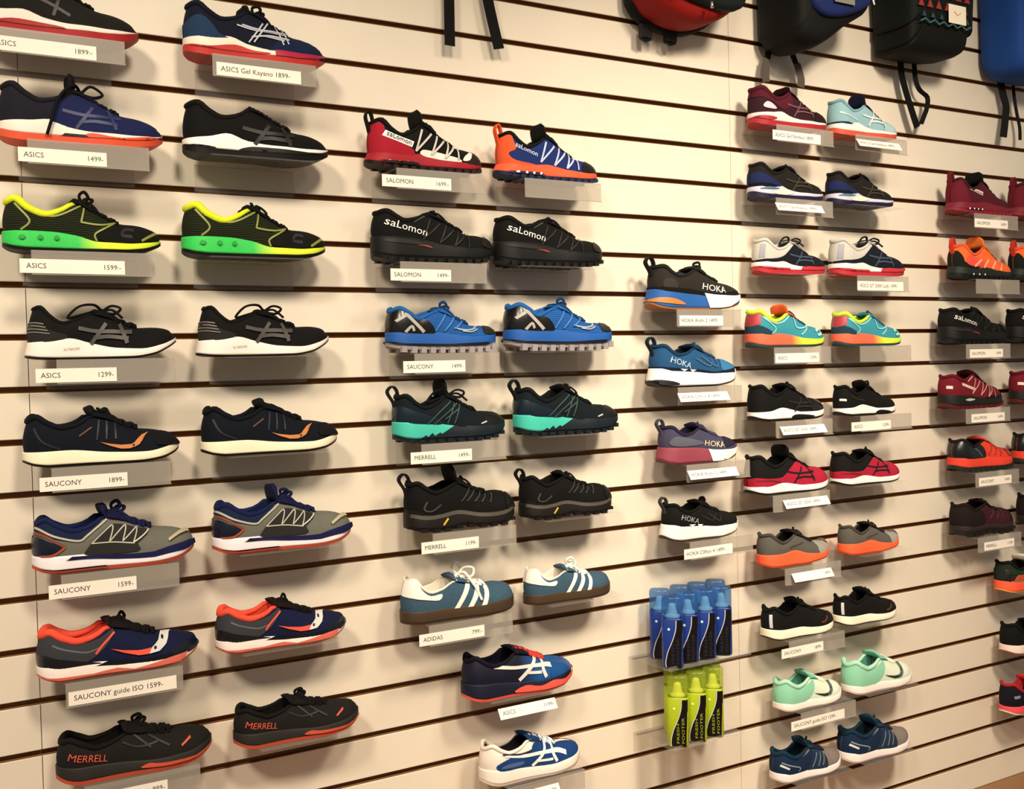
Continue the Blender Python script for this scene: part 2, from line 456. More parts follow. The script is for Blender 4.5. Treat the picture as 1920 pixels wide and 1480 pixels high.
    if bow == 'loops':
        ribbon([(0, 0, 0), (-.05+J(.02), -.06, .05+J(.02)), (-.03, -.12, .0+J(.02)), (.02, -.08, -.01), (0, 0, 0)])
        ribbon([(0, 0, 0), (.06+J(.02), .05, .055+J(.02)), (.10, .09, .0), (.05, .06, -.02), (0, 0, 0)])
        ribbon([(0, 0, 0), (.05, -.05, .02), (.10+J(.02), -.10, -.05), (.12, -.125, -.10)])
        ribbon([(0, 0, 0), (.04, .06, .01), (.09, .12, -.05)])
    elif bow == 'high':
        ribbon([(0, 0, 0), (-.03, -.03, .08), (.04+J(.02), -.06, .11+J(.02)), (.07, -.05, .05), (0, 0, 0)])
        ribbon([(0, 0, 0), (.05, .02, .05), (.13, .0, .04), (.08, -.02, -.01), (0, 0, 0)])
        ribbon([(0, 0, 0), (.06, -.06, .0), (.13, -.11, -.07), (.16, -.14, -.13)])
    elif bow == 'side':
        ribbon([(0, 0, 0), (.03, -.05, .03), (.06, -.10, -.02), (.10, -.14, -.10), (.13, -.165, -.19)])
        ribbon([(0, 0, 0), (.05, -.02, .06), (.12, -.05, .05), (.09, -.07, -.01), (0, 0, 0)])
        ribbon([(0, 0, 0), (-.04, .02, .07), (.02, .04, .09), (.05, .03, .03), (0, 0, 0)])
    elif bow == 'drape':
        ribbon([(0, 0, 0), (-.05, -.10, .03), (-.12, -.145, -.02), (-.17, -.155, -.1), (-.20, -.158, -.2), (-.235, -.165, -.31)])
        ribbon([(0, 0, 0), (.06, -.02, .05), (.13, -.04, .0), (.07, -.05, -.03), (0, 0, 0)])
    elif bow == 'back':
        ribbon([(0, 0, 0), (-.06, -.05, .045), (-.17, -.09, .03), (-.25, -.11, -.05), (-.16, -.10, -.03), (-.06, -.07, 0)])
        ribbon([(0, 0, 0), (.06, -.03, .04), (.12, -.05, .02), (.07, -.06, -.02), (0, 0, 0)])
        ribbon([(0, 0, 0), (.06, -.05, .01), (.12, -.10, -.05)])
    b.build('laces', m('lace', '15130F', 'lace'), root, True)
    # pull loop at the heel
    if 'loop' in sp:
        z = s.top(.02); b = MB(); o_ = sp.get('loopout', .06)
        pts = catmull([(.035, 0, z-.03), (.02, 0, z+.045), (-o_*.5+.01, 0, z+.075), (-o_+.0, 0, z+.03), (-.012, 0, z-.05), (.0, 0, z-.10)], 4)
        v = []
        for q, p in enumerate(pts):
            a = Vector(pts[min(q+1, len(pts)-1)])-Vector(pts[max(0, q-1)]); a.normalize(); nn = Vector((a.z, 0, -a.x))*.006
            for yy, sg in ((-.024, 1), (.024, 1), (.024, -1), (-.024, -1)): v.append((Vector(p)+Vector((0, yy, 0))+nn*sg)*L)
        f = [(4*q+k, 4*q+(k+1) % 4, 4*q+4+(k+1) % 4, 4*q+4+k) for q in range(len(pts)-1) for k in range(4)]
        mesh_obj('pull_loop', v, f, mat(sp['loop'], 'lace'), root)
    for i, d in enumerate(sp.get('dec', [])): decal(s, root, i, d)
    # tongue emblem
    root['zmin'] = min(v.co.z for v in ob.data.vertices)
    return root

# ------------------------------------------------------------------ markings shared by several shoe kinds
def tiger(c, w=.024, x=0, z=0, sc=1.0, name='stripe'):
    t = lambda pts: [((a-.5)*sc+.5+x, (b-.15)*sc+.15+z) for a, b in pts]
    return [('S', name, c, w, t([(.30, .195), (.42, .172), (.53, .168), (.66, .155)])), ('S', name, c, w, t([(.40, .125), (.5, .135), (.63, .115)])),
            ('S', name, c, w, t([(.485, .225), (.38, .085)])), ('S', name, c, w, t([(.575, .215), (.62, .085)]))]
def tiger_lines(c, w=.011, x=0, z=0):
    return tiger(c, w, x, z)+tiger(c, w, x+.035, z+.004)
def swoosh(c, c2=None, x=0, z=0, s=1.0):
    t = lambda pts: [(.6+(a-.6)*s+x, .13+(b-.13)*s+z) for a, b in pts]
    low = [(.44, .140), (.50, .125), (.57, .114), (.63, .112), (.665, .098), (.63, .086), (.57, .089), (.50, .112)]
    tail = [(.62, .087), (.635, .112), (.67, .130), (.70, .160), (.74, .182), (.81, .186), (.77, .168), (.74, .135), (.71, .104), (.67, .086)]
    d = [('OL', 'logo', c, t(low)), ('OL', 'logo', c2 or c, t(tail if c2 else [(.6+(a-.6)*.8, .1+(b-.1)*.62) for a, b in tail]))]
    for q, (a, b) in enumerate(((.650, .106), (.695, .132)) if c2 else ((.65, .103),)): d.append(('OL', 'logo_dot', '15130F', t([(a+.008*math.cos(k*PI/3), b+.008*math.sin(k*PI/3)) for k in range(6)])))
    return d
def zigzag(c, w=.012):
    p = [(.27, .29), (.36, .345)], [(.40, .32), (.335, .15)], [(.335, .15), (.48, .29)], [(.53, .275), (.47, .13)], [(.47, .13), (.59, .24)], [(.63, .23), (.585, .11)], [(.585, .11), (.69, .20)], [(.71, .195), (.70, .10)]
    return [('S', 'lace_guide', c, w, list(q)) for q in p]
SAUTOP = [(0, .30), (.05, .325), (.12, .30), (.22, .265), (.32, .285), (.40, .335), (.5, .315), (.6, .265), (.7, .215), (.8, .185), (.9, .16), (.96, .135), (1, .10)]
TRAILTOP = [(0, .355), (.05, .365), (.13, .315), (.22, .275), (.32, .31), (.41, .365), (.5, .33), (.6, .265), (.7, .212), (.8, .185), (.9, .165), (.96, .14), (1, .11)]
HOKATOP = [(0, .40), (.06, .405), (.13, .36), (.22, .325), (.32, .345), (.41, .395), (.5, .365), (.6, .315), (.7, .268), (.8, .238), (.9, .205), (.96, .18), (1, .15)]
HOKAMT = [(0, .18), (.2, .172), (.4, .158), (.6, .13), (.8, .125), (.93, .14), (1, .165)]
HOKAGB = [(0, .07), (.06, .03), (.14, .016), (.6, .016), (.75, .03), (.9, .066), (1, .13)]
CHUNKMT = [(0, .12), (.15, .125), (.27, .14), (.4, .10), (.55, .078), (.75, .075), (.9, .086), (1, .112)]

MODELS = {
 'charcoal_red': dict(upper='2C2725', mid='EFE0D2', out='C23030', ot=.045, collar='2C2725', lace='1A1715', mt=CHUNKMT, gb=[(a, b+.022) for a, b in GB0],
    dec=[('S', 'overlay', '3E3835', .02, [(.3, .24), (.42, .2), (.55, .13)]), ('S', 'overlay', '3E3835', .02, [(.5, .27), (.45, .12)]), ('MP', 'sole_band', 'C23030:rubber', [(.1, .04), (.2, .07), (.33, .068), (.5, .05), (.5, .035), (.3, .035)])]),
 'navy_kayano': dict(upper='1D2138', mid='F0E0CC', out='D33A34', ot=.045, gb=[(a, b+.022) for a, b in GB0], mt=CHUNKMT, collar='1C1F30', lace='14141C', tongue='1A1B26', bow='high', tl=.09,
    dec=[('P', 'heel_counter', '2E4A72:mesh', [(0, .20), (.08, .26), (.16, .20), (.2, .15), (.34, .10), (.3, .07), (0, .08)]), ('P', 'toe_panel', '1B3058:mesh', [(.55, .05), (.58, .12), (.68, .20), (.8, .19), (.93, .15), (1, .1), (1, .05)]),
         ('MP', 'sole_band', 'D33A34:rubber', [(0, .03), (.02, .07), (.12, .055), (.3, .085), (.42, .06), (.55, .05), (.3, .03)]), ('ML', 'sole_band', 'C02848:rubber', [(.58, .035), (.58, .075), (.98, .13), (1, .1), (.85, .05)])]+tiger_lines('B9BBC4', .010, .02, .03)),
 'royal_orange': dict(upper='2A2937', mid='F2E2D4', out='E8583A', ot=.045, gb=[(a, b+.022) for a, b in GB0], mt=CHUNKMT, collar='26252F', lace='171722', tongue='1A1928', tl=.15, ta=84, bow='drape',
    dec=[('P', 'quarter_panel', '27306A:mesh', [(.30, .08), (.30, .2), (.36, .27), (.46, .31), (.6, .25), (.72, .2), (.9, .155), (.985, .115), (.97, .08), (.75, .05), (.5, .06)]), ('MP', 'sole_band', 'E8583A:rubber', [(.5, .04), (.52, .068), (.7, .05), (.97, .09), (.95, .07), (.8, .035)]),
         ('ML', 'sole_gap', '1B2321:rubber', [(.32, .03), (.36, .058), (.48, .055), (.5, .03)])]+tiger('333C78', .02, .05, .01)),
 'black_white_wedge': dict(hs=0.96, upper='171512', mid='F4EEE8', out='171512', ot=.04, gb=[(a, b+.018) for a, b in GB0], mt=[(0, .105), (.12, .115), (.25, .145), (.38, .105), (.55, .085), (.75, .08), (.9, .09), (1, .112)], collar='1A1816', lace='14120F', bow='none', tl=.02,
    dec=[('MP', 'sole_band', '171512:rubber', [(0, .03), (.02, .062), (.10, .055), (.17, .042), (.1, .03)]), ('MP', 'sole_band', '171512:rubber', [(.33, .03), (.38, .062), (.5, .066), (.8, .056), (.95, .075), (.9, .05), (.7, .03)])]+tiger('26231F', .026, .05, .0)),
 'neon_green': dict(hs=0.97, upper='17170F~3C4A22', mid='35C855>D9EC35', out='16150F', ot=.022, collar='DDF02C', lining='C8DC2A', lace='15140F', tongue='15140F', bow='high', tl=.02,
    top=[(0, .325), (.05, .338), (.12, .295), (.24, .252), (.34, .29), (.43, .34), (.52, .30), (.62, .24), (.72, .185), (.82, .165), (.9, .15), (.96, .13), (1, .10)], mt=[(0, .13), (.25, .128), (.42, .108), (.56, .068), (.75, .064), (.9, .08), (1, .105)], cr=.026,
    dec=[('S', 'piping', '8C9440', .012, [(.05, .30), (.14, .2), (.09, .135)]), ('S', 'piping', '8C9440', .012, [(.07, .31), (.16, .26), (.26, .232), (.34, .25), (.46, .315)]), ('S', 'piping', '8C9440', .012, [(.48, .30), (.455, .2)]), ('S', 'piping', '8C9440', .012, [(.455, .2), (.58, .185), (.69, .20)]), ('S', 'piping', '8C9440', .012, [(.69, .20), (.6, .16), (.54, .12), (.55, .075)]),
         ('P', 'toe_panel', '191712:mesh', [(.57, .08), (.57, .13), (.66, .17), (.74, .185), (.86, .155), (.97, .115), (.96, .085), (.75, .065)]), ('S', 'toe_emblem', '35323A', .018, [(.8, .13), (.74, .14), (.71, .11), (.78, .095)]), ('S', 'piping', '8C9440', .012, [(.98, .125), (.9, .10), (.84, .075)])]
        +[('MP', 'sole_window', '27A844:foam', [(a, .085), (a+.015, .1), (a+.035, .09), (a+.02, .07)]) for a in (.08, .18, .28)]),
 'black_roadhawk': dict(upper='1A1816', mid='F1E6DE', out='171512', ot=.014, collar='171513', lace='12110E', tongue='171513', bow='back', tl=.01, lean=.03, cr=.014,
    top=[(0, .345), (.03, .352), (.10, .31), (.2, .258), (.3, .285), (.39, .32), (.5, .30), (.6, .25), (.7, .205), (.8, .188), (.9, .18), (.96, .165), (1, .135)], mt=[(0, .12), (.12, .128), (.24, .145), (.38, .11), (.55, .075), (.72, .068), (.88, .10), (1, .15)], gb=[(0, .03), (.08, .016), (.2, .012), (.65, .014), (.8, .035), (.92, .085), (1, .135)], heelout=.02,
    dec=[('P', 'heel_counter', '3A3733:mesh', [(0, .24), (.06, .235), (.12, .2), (.22, .17), (.2, .14), (0, .12)]), ('OL', 'heel_tab', '141310', [(.0, .235), (.055, .24), (.045, .205), (.0, .2)]), ('MT', 'lettering', '6A6058', 'FLYTEFOAM', (.2, .06), (.3, .068), 1)]
        +[('S', 'heel_line', '8C867C', .006, [(0, .245-.02*i), (.08+.012*i, .238-.02*i)]) for i in range(4)]+tiger('5B5650', .026, .0, .02)),
 'navy_cream': dict(upper='151A28', mid='F3EACA', out='14120F', ot=.016, collar='131722', lace='12141C', tongue='131722', tl=.09, top=SAUTOP, mt=[(0, .105), (.25, .11), (.5, .085), (.75, .075), (.9, .1), (1, .13)],
    dec=[('S', 'overlay', '232A3A', .012, [(.05, .25), (.1, .17), (.2, .12)]), ('S', 'stitch_line', '7A4A34', .010, [(.32, .20), (.40, .255)]), ('S', 'overlay', '262C3C', .012, [(.45, .30), (.43, .17)]), ('S', 'overlay', '262C3C', .012, [(.5, .29), (.49, .17)]), ('S', 'overlay', '262C3C', .012, [(.55, .27), (.55, .17)]), ('P', 'toe_cap', '1B1A20:mesh', [(.82, .1), (.83, .15), (.9, .155), (.98, .12), (.98, .1)])]+swoosh('CF8348', None, .01, .015)),
 'grey_blue': dict(upper='7C7B70', mid='EEE8EC', out='D0553C', ot=.022, collar='1E2C66', lining='1C2A5C', lace='23275E', tongue='1E2558', tl=.11, ta=72, bow='high', top=SAUTOP, mt=[(0, .11), (.25, .108), (.5, .085), (.75, .075), (.9, .1), (1, .13)],
    dec=[('P', 'heel_panel', '22335A:mesh', [(0, .34), (.06, .335), (.14, .3), (.24, .27), (.36, .30), (.39, .31), (.30, .22), (.24, .19), (.1, .22), (0, .26)]), ('P', 'heel_counter', '1B2440:gloss', [(0, .22), (.08, .2), (.16, .165), (.1, .125), (0, .12)]), ('S', 'heel_chevron', '9A4A2C', .016, [(0, .245), (.08, .22), (.165, .165)]), ('S', 'heel_chevron', 'B8573A', .014, [(.165, .165), (.1, .12), (.03, .11)]), ('S', 'silver_trim', 'B4AF9E', .012, [(.0, .275), (.1, .235), (.24, .195), (.3, .225), (.42, .315)]),
         ('P', 'midfoot_panel', '3F3E3A:mesh', [(.30, .10), (.3, .15), (.4, .25), (.47, .28), (.6, .24), (.68, .2), (.6, .15), (.6, .10)]), ('S', 'cage', 'BFB9A6', .0075, [(.32, .17), (.45, .275), (.43, .175)]), ('S', 'cage', 'BFB9A6', .0075, [(.43, .175), (.53, .265), (.51, .17)]), ('S', 'cage', 'BFB9A6', .0075, [(.51, .17), (.6, .24), (.575, .155)]), ('S', 'cage', 'D8D3C2', .0075, [(.575, .155), (.68, .205)]), ('S', 'cage', 'BFB9A6', .0075, [(.32, .172), (.45, .17), (.58, .15)]),
         ('L', 'lower_band', '2A2B68:mesh', [(.14, .06), (.2, .104), (.45, .092), (.7, .082), (.98, .112), (.98, .08), (.7, .05), (.4, .06)]), ('S', 'toe_line', 'B7AE8C', .012, [(.8, .12), (.88, .14), (.96, .14)]), ('ML', 'tread', '16140F:rubber', [(0, .02), (0, .045), (.1, .03), (.4, .03), (.42, .02)])]),
 'navy_coral': dict(hs=0.93, upper='1D2653', mid='F2E4DC', out='D9705E', ot=.014, collar='F4553E', lining='E84A38', lace='1A1618', tongue='2A1A1C', tl=.05, bow='loops', top=SAUTOP, cr=.026, mt=[(0, .10), (.25, .105), (.5, .085), (.75, .07), (.9, .095), (1, .13)],
    dec=[('P', 'heel_panel', '4B4D53:mesh', [(0, .32), (.06, .31), (.14, .275), (.25, .24), (.36, .27), (.44, .32), (.40, .22), (.3, .13), (.2, .1), (0, .1)]), ('P', 'heel_counter', '26272C:gloss', [(0, .18), (.1, .16), (.25, .12), (.36, .09), (.2, .08), (0, .085)]), ('S', 'silver_trim', '6C6F76', .012, [(.07, .245), (.17, .205), (.27, .18), (.35, .2)]), ('S', 'coral_line', 'F4553E', .014, [(.32, .16), (.37, .22), (.44, .29)]), ('P', 'toe_cap', '1B2238:gloss', [(.76, .06), (.82, .11), (.92, .125), (.98, .12), (.99, .08), (.85, .05)]), ('L', 'lower_band', '1B1D26:mesh', [(.3, .07), (.4, .105), (.6, .09), (.8, .08), (.8, .05)]),
         ('ML', 'sole_band', 'DC6A58', [(.0, .02), (.0, .055), (.05, .04), (.3, .035), (.45, .05), (.55, .032), (.9, .08), (.85, .03)])]+swoosh('F4553E', 'D8D6D2', .02, .04, 1.3)),
 'black_barefoot': dict(hs=0.9, upper='2B2825', mid='393633', out='D4573F', ot=.026, collar='1A1715', lace='1B1612', tongue='211D1A', tl=.05, ta=55, bow='high', mt=[(0, .11), (.2, .105), (.4, .09), (.6, .075), (.8, .08), (1, .12)],
    top=[(0, .27), (.06, .295), (.14, .27), (.22, .235), (.32, .255), (.42, .30), (.5, .285), (.6, .25), (.7, .215), (.8, .19), (.9, .17), (.96, .15), (1, .12)],
    dec=[('T', 'lettering', 'DD5A42', 'MERRELL', (.055, .165), (.28, .125), 1.15), ('S', 'overlay', '3A3632', .012, [(.38, .24), (.48, .19), (.62, .20)]), ('S', 'overlay', '3A3632', .012, [(.45, .28), (.56, .17)]), ('S', 'overlay', '3A3632', .012, [(.55, .25), (.68, .15)]), ('S', 'accent', 'D4573F', .012, [(.76, .12), (.83, .145)]), ('MP', 'sole_band', 'D4573F:rubber', [(.5, .035), (.54, .06), (.62, .05), (.85, .05), (1, .1), (.97, .07), (.8, .03)])]),
 'trail_red': dict(hs=1.03, upper='1B1916', mid='B8202E', out='2A1416', ot=.026, lugs=12, lugh=.010, collar='191613', lace='12100D', tongue='14120F', tl=.20, ta=78, loop='1A1714', loopout=.03, bow='loops', top=TRAILTOP, heelout=.03, gb=[(0, .075), (.06, .055), (.14, .045), (.7, .035), (.85, .045), (.95, .07), (1, .1)], mt=[(0, .13), (.25, .125), (.4, .135), (.6, .10), (.8, .09), (1, .115)],
    dec=[('P', 'heel_counter', 'BE2236:mesh', [(0, .33), (.07, .32), (.1, .26), (.27, .19), (.33, .13), (.2, .1), (0, .1)]), ('OL', 'badge', 'EFEAE2', [(.065, .245), (.085, .288), (.325, .222), (.305, .178)]), ('T', 'lettering', '2A2622', 'saLomon', (.09, .251), (.295, .192), .9), ('P', 'side_panel', 'E6DFD6:print', [(.38, .13), (.4, .165), (.5, .155), (.62, .13), (.72, .105), (.72, .085), (.5, .1)]),
         ('P', 'toe_cap', '2C2723:rubber', [(.8, .07), (.83, .13), (.9, .165), (.97, .14), (.99, .1)]), ('P', 'side_panel', 'E6DFD6:print', [(.75, .095), (.78, .125), (.87, .15), (.82, .1)])]+zigzag('C9C2B8', .016)+[('MP', 'tread_window', 'F0ECE6', [(a, .052), (a+.012, .064), (a+.026, .055), (a+.013, .042)]) for a in (.1, .17, .24, .31)]+[('ML', 'sole_shadow', '16201C:rubber', [(.06, .03), (.08, .06), (.33, .062), (.38, .035)])][::-1]),  # last decal: dark rubber panel low on the rear sole
 'neon_spare': dict(),
 'speed_black': dict(hs=0.88, upper='171512', mid='131210', out='110F0E', ot=.03, lugs=12, lugh=.010, collar='161412', lace='100F0D', tongue='141210', tl=.03, bow='loops', top=[(0, .36), (.06, .37), (.13, .34), (.2, .31), (.3, .335), (.38, .37), (.48, .345), (.58, .30), (.68, .24), (.78, .2), (.9, .185), (.96, .16), (1, .12)], mt=[(0, .17), (.3, .16), (.5, .12), (.75, .1), (.9, .1), (1, .13)],
    dec=[('T', 'lettering', 'E9E6DE', 'saLomon', (.05, .258), (.365, .182), .95), ('MP', 'sole_line', '33302C:rubber', [(.05, .14), (.2, .145), (.36, .12), (.3, .11), (.1, .12)]), ('MP', 'sole_emblem', '9A3A30', [(.28, .105), (.37, .108), (.41, .085), (.34, .098)]), ('P', 'toe_cap', '2B2825:rubber', [(.84, .11), (.86, .16), (.93, .175), (.99, .14), (.99, .1)])]+zigzag('2C2926', .010)),
 'blue_trail': dict(hs=0.86, upper='2B70C4~1F4F96', mid='2468C4', out='9C9496', ot=.03, lugs=11, lugh=.028, collar='2A6FBE', lining='2A6FBE', lace='1E4C86', tongue='2A74C6', tl=.02, bow='high', gb=[(0, .085), (.06, .065), (.14, .055), (.7, .05), (.85, .06), (.95, .085), (1, .11)], mt=[(0, .165), (.2, .165), (.4, .16), (.6, .135), (.8, .125), (1, .15)], top=[(0, .36), (.06, .385), (.13, .36), (.22, .3), (.3, .335), (.4, .375), (.5, .345), (.6, .29), (.7, .235), (.8, .205), (.9, .19), (.96, .175), (1, .14)],
    dec=[('P', 'heel_counter', '1B1815:gloss', [(0, .38), (.06, .4), (.13, .37), (.2, .31), (.31, .27), (.36, .16), (.2, .14), (0, .15)]), ('S', 'heel_stripe', 'A9A5A0', .03, [(.1, .345), (.17, .27), (.26, .17)]), ('S', 'heel_stripe', 'A9A5A0', .022, [(.04, .26), (.1, .32)]), ('S', 'heel_stripe', 'A9A5A0', .022, [(.1, .17), (.15, .225), (.17, .18)]), ('P', 'toe_cap', '35322F:rubber', [(.82, .14), (.85, .19), (.93, .19), (.99, .16), (.98, .14)]), ('S', 'logo', '9AA9B4', .012, [(.53, .21), (.63, .185), (.72, .185), (.77, .2)]), ('S', 'logo', '9AA9B4', .009, [(.6, .18), (.68, .165), (.76, .175)]),
         ('ML', 'sole_line', '171B22:rubber', [(.0, .07), (.0, .095), (.1, .075), (.5, .066), (.85, .08), (.85, .06), (.4, .048)])]+[('S', 'overlay', '3E84D6', .014, q) for q in ([(.36, .18), (.46, .33)], [(.44, .18), (.54, .30)], [(.53, .2), (.62, .265)])]),
 'teal_trail': dict(hs=0.93, upper='14242A', mid='3FB9A6', out='16252E', ot=.03, lugs=11, lugh=.012, collar='11181C', lace='13181A', tongue='101415', tl=.22, ta=86, loop='1C2426', bow='back', top=TRAILTOP, mt=[(0, .155), (.25, .14), (.5, .105), (.75, .095), (.9, .1), (1, .125)],
    dec=[('P', 'heel_counter', '1A2F40:gloss', [(0, .27), (.08, .26), (.2, .22), (.36, .15), (.3, .12), (0, .13)]), ('P', 'toe_cap', '17191B:rubber', [(.72, .09), (.76, .14), (.9, .17), (.99, .12), (.98, .09)]), ('S', 'toe_emblem', 'B9C2C2', .009, [(.70, .112), (.76, .12)]), ('ML', 'sole_front', '1A2A34:rubber', [(.27, .015), (.36, .055), (.5, .13), (.75, .11), (1, .14), (1, .05), (.7, .015)]), ('ML', 'sole_notch', '1A2A34:rubber', [(.15, .015), (.2, .045), (.22, .03), (.26, .06), (.28, .035), (.33, .06), (.36, .035), (.42, .05), (.48, .015)])]
        +[('S', 'cable', '44605C', .010, q) for q in ([(.22, .135), (.44, .32)], [(.28, .13), (.50, .30)], [(.40, .13), (.47, .30)], [(.46, .13), (.52, .29)], [(.38, .17), (.5, .25)])]),
 'hiker_black': dict(hs=1.0, upper='151310', mid='241D19:rubber', out='1C1714', ot=.02, lugs=9, lugh=.008, collar='131110', lace='14120F', tongue='0F0E0C', tl=.24, ta=72, loop='15130F', bow='loops', ws=1.06, top=[(0, .36), (.05, .375), (.12, .345), (.2, .31), (.3, .335), (.4, .375), (.5, .335), (.6, .285), (.7, .245), (.8, .235), (.9, .215), (.96, .18), (1, .13)], gb=[(0, .05), (.06, .03), (.2, .02), (.36, .022), (.45, .045), (.55, .03), (.8, .025), (.95, .06), (1, .10)], mt=[(0, .15), (.2, .13), (.4, .155), (.6, .12), (.8, .115), (1, .155)],
    dec=[('MS', 'sole_band', '5E584B', .03, [(.02, .135), (.12, .112), (.25, .118), (.4, .135), (.6, .1), (.8, .098), (.97, .135)]), ('MS', 'sole_mark', 'E0A82C', .016, [(.255, .045), (.30, .095)]), ('S', 'logo', '55524C', .012, [(.12, .24), (.1, .18), (.16, .165), (.24, .21)]), ('P', 'toe_cap', '1D1916:rubber', [(.86, .12), (.87, .2), (.94, .2), (.99, .15), (.99, .12)]), ('OL', 'heel_rand', '1B1714:rubber', [(0, .13), (0, .18), (.06, .17), (.1, .13)])]+[('S', 'eyestay', '4A4742', .010, q) for q in ([(.42, .22), (.52, .315)], [(.47, .22), (.56, .29)], [(.54, .21), (.62, .265)], [(.6, .2), (.67, .24)], [(.68, .18), (.74, .225)])]),
 'suede_blue': dict(hs=0.97, upper='4A6A80:suede', mid='5C4732:rubber', out='5C4732', ot=.014, flare=.02, collar='F1E7D6', lining='EDE2D0', lace='F2ECE0', tongue='4A6A80:suede', tl=.06, ta=50, bow='side', lr=.013, cr=.012, gb=[(0, .02), (.08, .014), (.75, .014), (.9, .022), (1, .045)], mt=[(0, .10), (.4, .098), (.75, .098), (1, .11)], lean=.03,
    top=[(0, .335), (.05, .34), (.11, .29), (.2, .245), (.3, .265), (.39, .31), (.5, .29), (.6, .25), (.7, .215), (.8, .20), (.9, .18), (.96, .16), (1, .12)],
    dec=[('L', 'stripe', 'F4EEE2', [(.385, .09), (.43, .09), (.555, .28), (.51, .285)]), ('L', 'stripe', 'F4EEE2', [(.50, .09), (.545, .09), (.635, .24), (.59, .25)]), ('L', 'stripe', 'F4EEE2', [(.615, .09), (.66, .09), (.715, .205), (.67, .215)]), ('P', 'heel_tab', 'F4EEE2:gloss', [(0, .34), (.06, .335), (.1, .27), (.18, .215), (.28, .22), (.25, .175), (.12, .195), (0, .22)])]),
 'court_navy': dict(upper='1A1B38>1D62AC', mid='1C2140', out='E85A4C', ot=.022, collar='17152C', lace='D8403A', tongue='17152C', tl=.04, bow='none', rows=6, lr=.012, top=SAUTOP, mt=[(0, .14), (.2, .13), (.4, .105), (.5, .10), (.65, .09), (.8, .1), (1, .125)],
    dec=[('P', 'toe_cap', '1F5FA8:gloss', [(.72, .09), (.74, .17), (.84, .18), (.95, .14), (.98, .11), (.85, .085)]), ('S', 'stripe', 'D9D6CE', .026, [(.2, .255), (.38, .225), (.55, .215), (.66, .195), (.74, .165)]), ('S', 'stripe', 'D9D6CE', .03, [(.6, .27), (.52, .2), (.42, .12)]), ('S', 'stripe', 'D9D6CE', .03, [(.68, .255), (.64, .18), (.66, .11)]), ('S', 'stripe', 'D9D6CE', .022, [(.5, .17), (.62, .155)]), ('MP', 'sole_band', 'E85A4C:rubber', [(.38, .03), (.47, .075), (.6, .055), (.72, .078), (.85, .07), (1, .12), (.97, .07), (.8, .025)])]),
 'court_white': dict(upper='EFE3D6:gloss', mid='F0E4D8', out='E2D4C4', ot=.02, collar='EFE3D6', lining='3A3036', lace='DCE0E2', tongue='1E4C86', tl=.05, bow='none', top=SAUTOP, mt=[(0, .14), (.2, .13), (.4, .105), (.65, .09), (.8, .1), (1, .125)],
    dec=[('P', 'quarter_panel', '1F4F96:mesh', [(.08, .16), (.12, .2), (.26, .23), (.4, .235), (.46, .3), (.6, .26), (.72, .215), (.86, .195), (.95, .165), (.97, .125), (.85, .1), (.55, .1), (.3, .12), (.14, .12)]), ('P', 'heel_mesh', '5C75A8:mesh', [(.12, .15), (.18, .175), (.34, .17), (.3, .14)]), ('S', 'stripe', 'F2ECE6', .028, [(.16, .25), (.34, .215), (.52, .21), (.66, .19), (.78, .135)]), ('S', 'stripe', 'F2ECE6', .026, [(.57, .28), (.53, .2), (.42, .115)]), ('S', 'stripe', 'F2ECE6', .026, [(.66, .255), (.63, .19), (.66, .11)]), ('S', 'stripe', 'F2ECE6', .02, [(.46, .15), (.62, .14)]), ('S', 'navy_line', '1C2C5C', .012, [(.13, .265), (.3, .235), (.42, .25)])]),
 'chunky_grey': dict(hs=0.86, upper='3B362F', mid='2C6CC0', out='B8763A', ot=.014, collar='2C2822', lining='2F78AE', lace='26221C', tongue='2A261F', tl=.03, loop='22211E', bow='high', top=HOKATOP, mt=HOKAMT, gb=HOKAGB, heelout=.03, ws=1.05,
    dec=[('T', 'lettering', 'EFEBE4', 'HOKA', (.45, .192), (.71, .146), .95), ('P', 'heel_panel', '4B4642:mesh', [(.06, .2), (.07, .28), (.15, .28), (.18, .2)]), ('ML', 'sole_front', 'EEE8E4:foam', [(.46, .18), (.52, .015), (.7, .01), (1, .13), (1, .2), (.7, .16)]), ('MP', 'sole_cutout', 'C77F3C', [(.0, .075), (.04, .105), (.16, .09), (.26, .045), (.12, .05)]), ('L', 'lower_band', '1B1A18:mesh', [(0, .17), (0, .205), (.3, .19), (.6, .15), (.9, .16), (.9, .12), (.5, .12)])]),
 'chunky_blue': dict(hs=0.89, upper='2C6496', mid='F1E9EA', out='2A2830', ot=.014, collar='1F4A74', lining='16202E', lace='27527E', tongue='1C3A5C', tl=.04, loop='23344A', bow='loops', top=HOKATOP, mt=HOKAMT, gb=HOKAGB, heelout=.03, ws=1.05,
    dec=[('T', 'lettering', 'B9CFE2', 'HOKA', (.10, .245), (.335, .175), 1.0), ('P', 'toe_panel', '3F86B4:mesh', [(.7, .15), (.72, .22), (.8, .245), (.93, .19), (.98, .17), (.85, .15)]), ('L', 'lower_band', '1D2A44:mesh', [(0, .15), (0, .2), (.2, .185), (.26, .15), (.32, .18), (.36, .14), (.42, .17), (.6, .14), (.9, .15), (.9, .12), (.4, .12)]), ('MP', 'heel_tread', '2A2830:rubber', [(0, .04), (.02, .075), (.12, .06), (.2, .03), (.08, .02)])]+[('S', 'chevron', '49789E', .012, q) for q in ([(.4, .28), (.55, .2), (.6, .28)], [(.47, .3), (.63, .19), (.66, .26)])]),
 'chunky_purple': dict(hs=0.89, upper='57536F', mid='A44A5C', out='8E4252', ot=.012, collar='36324E', lining='34305A', lace='544E70', tongue='3A355A', tl=.07, loop='5A5666', bow='loops', top=HOKATOP, mt=HOKAMT, gb=HOKAGB, heelout=.03, ws=1.05,
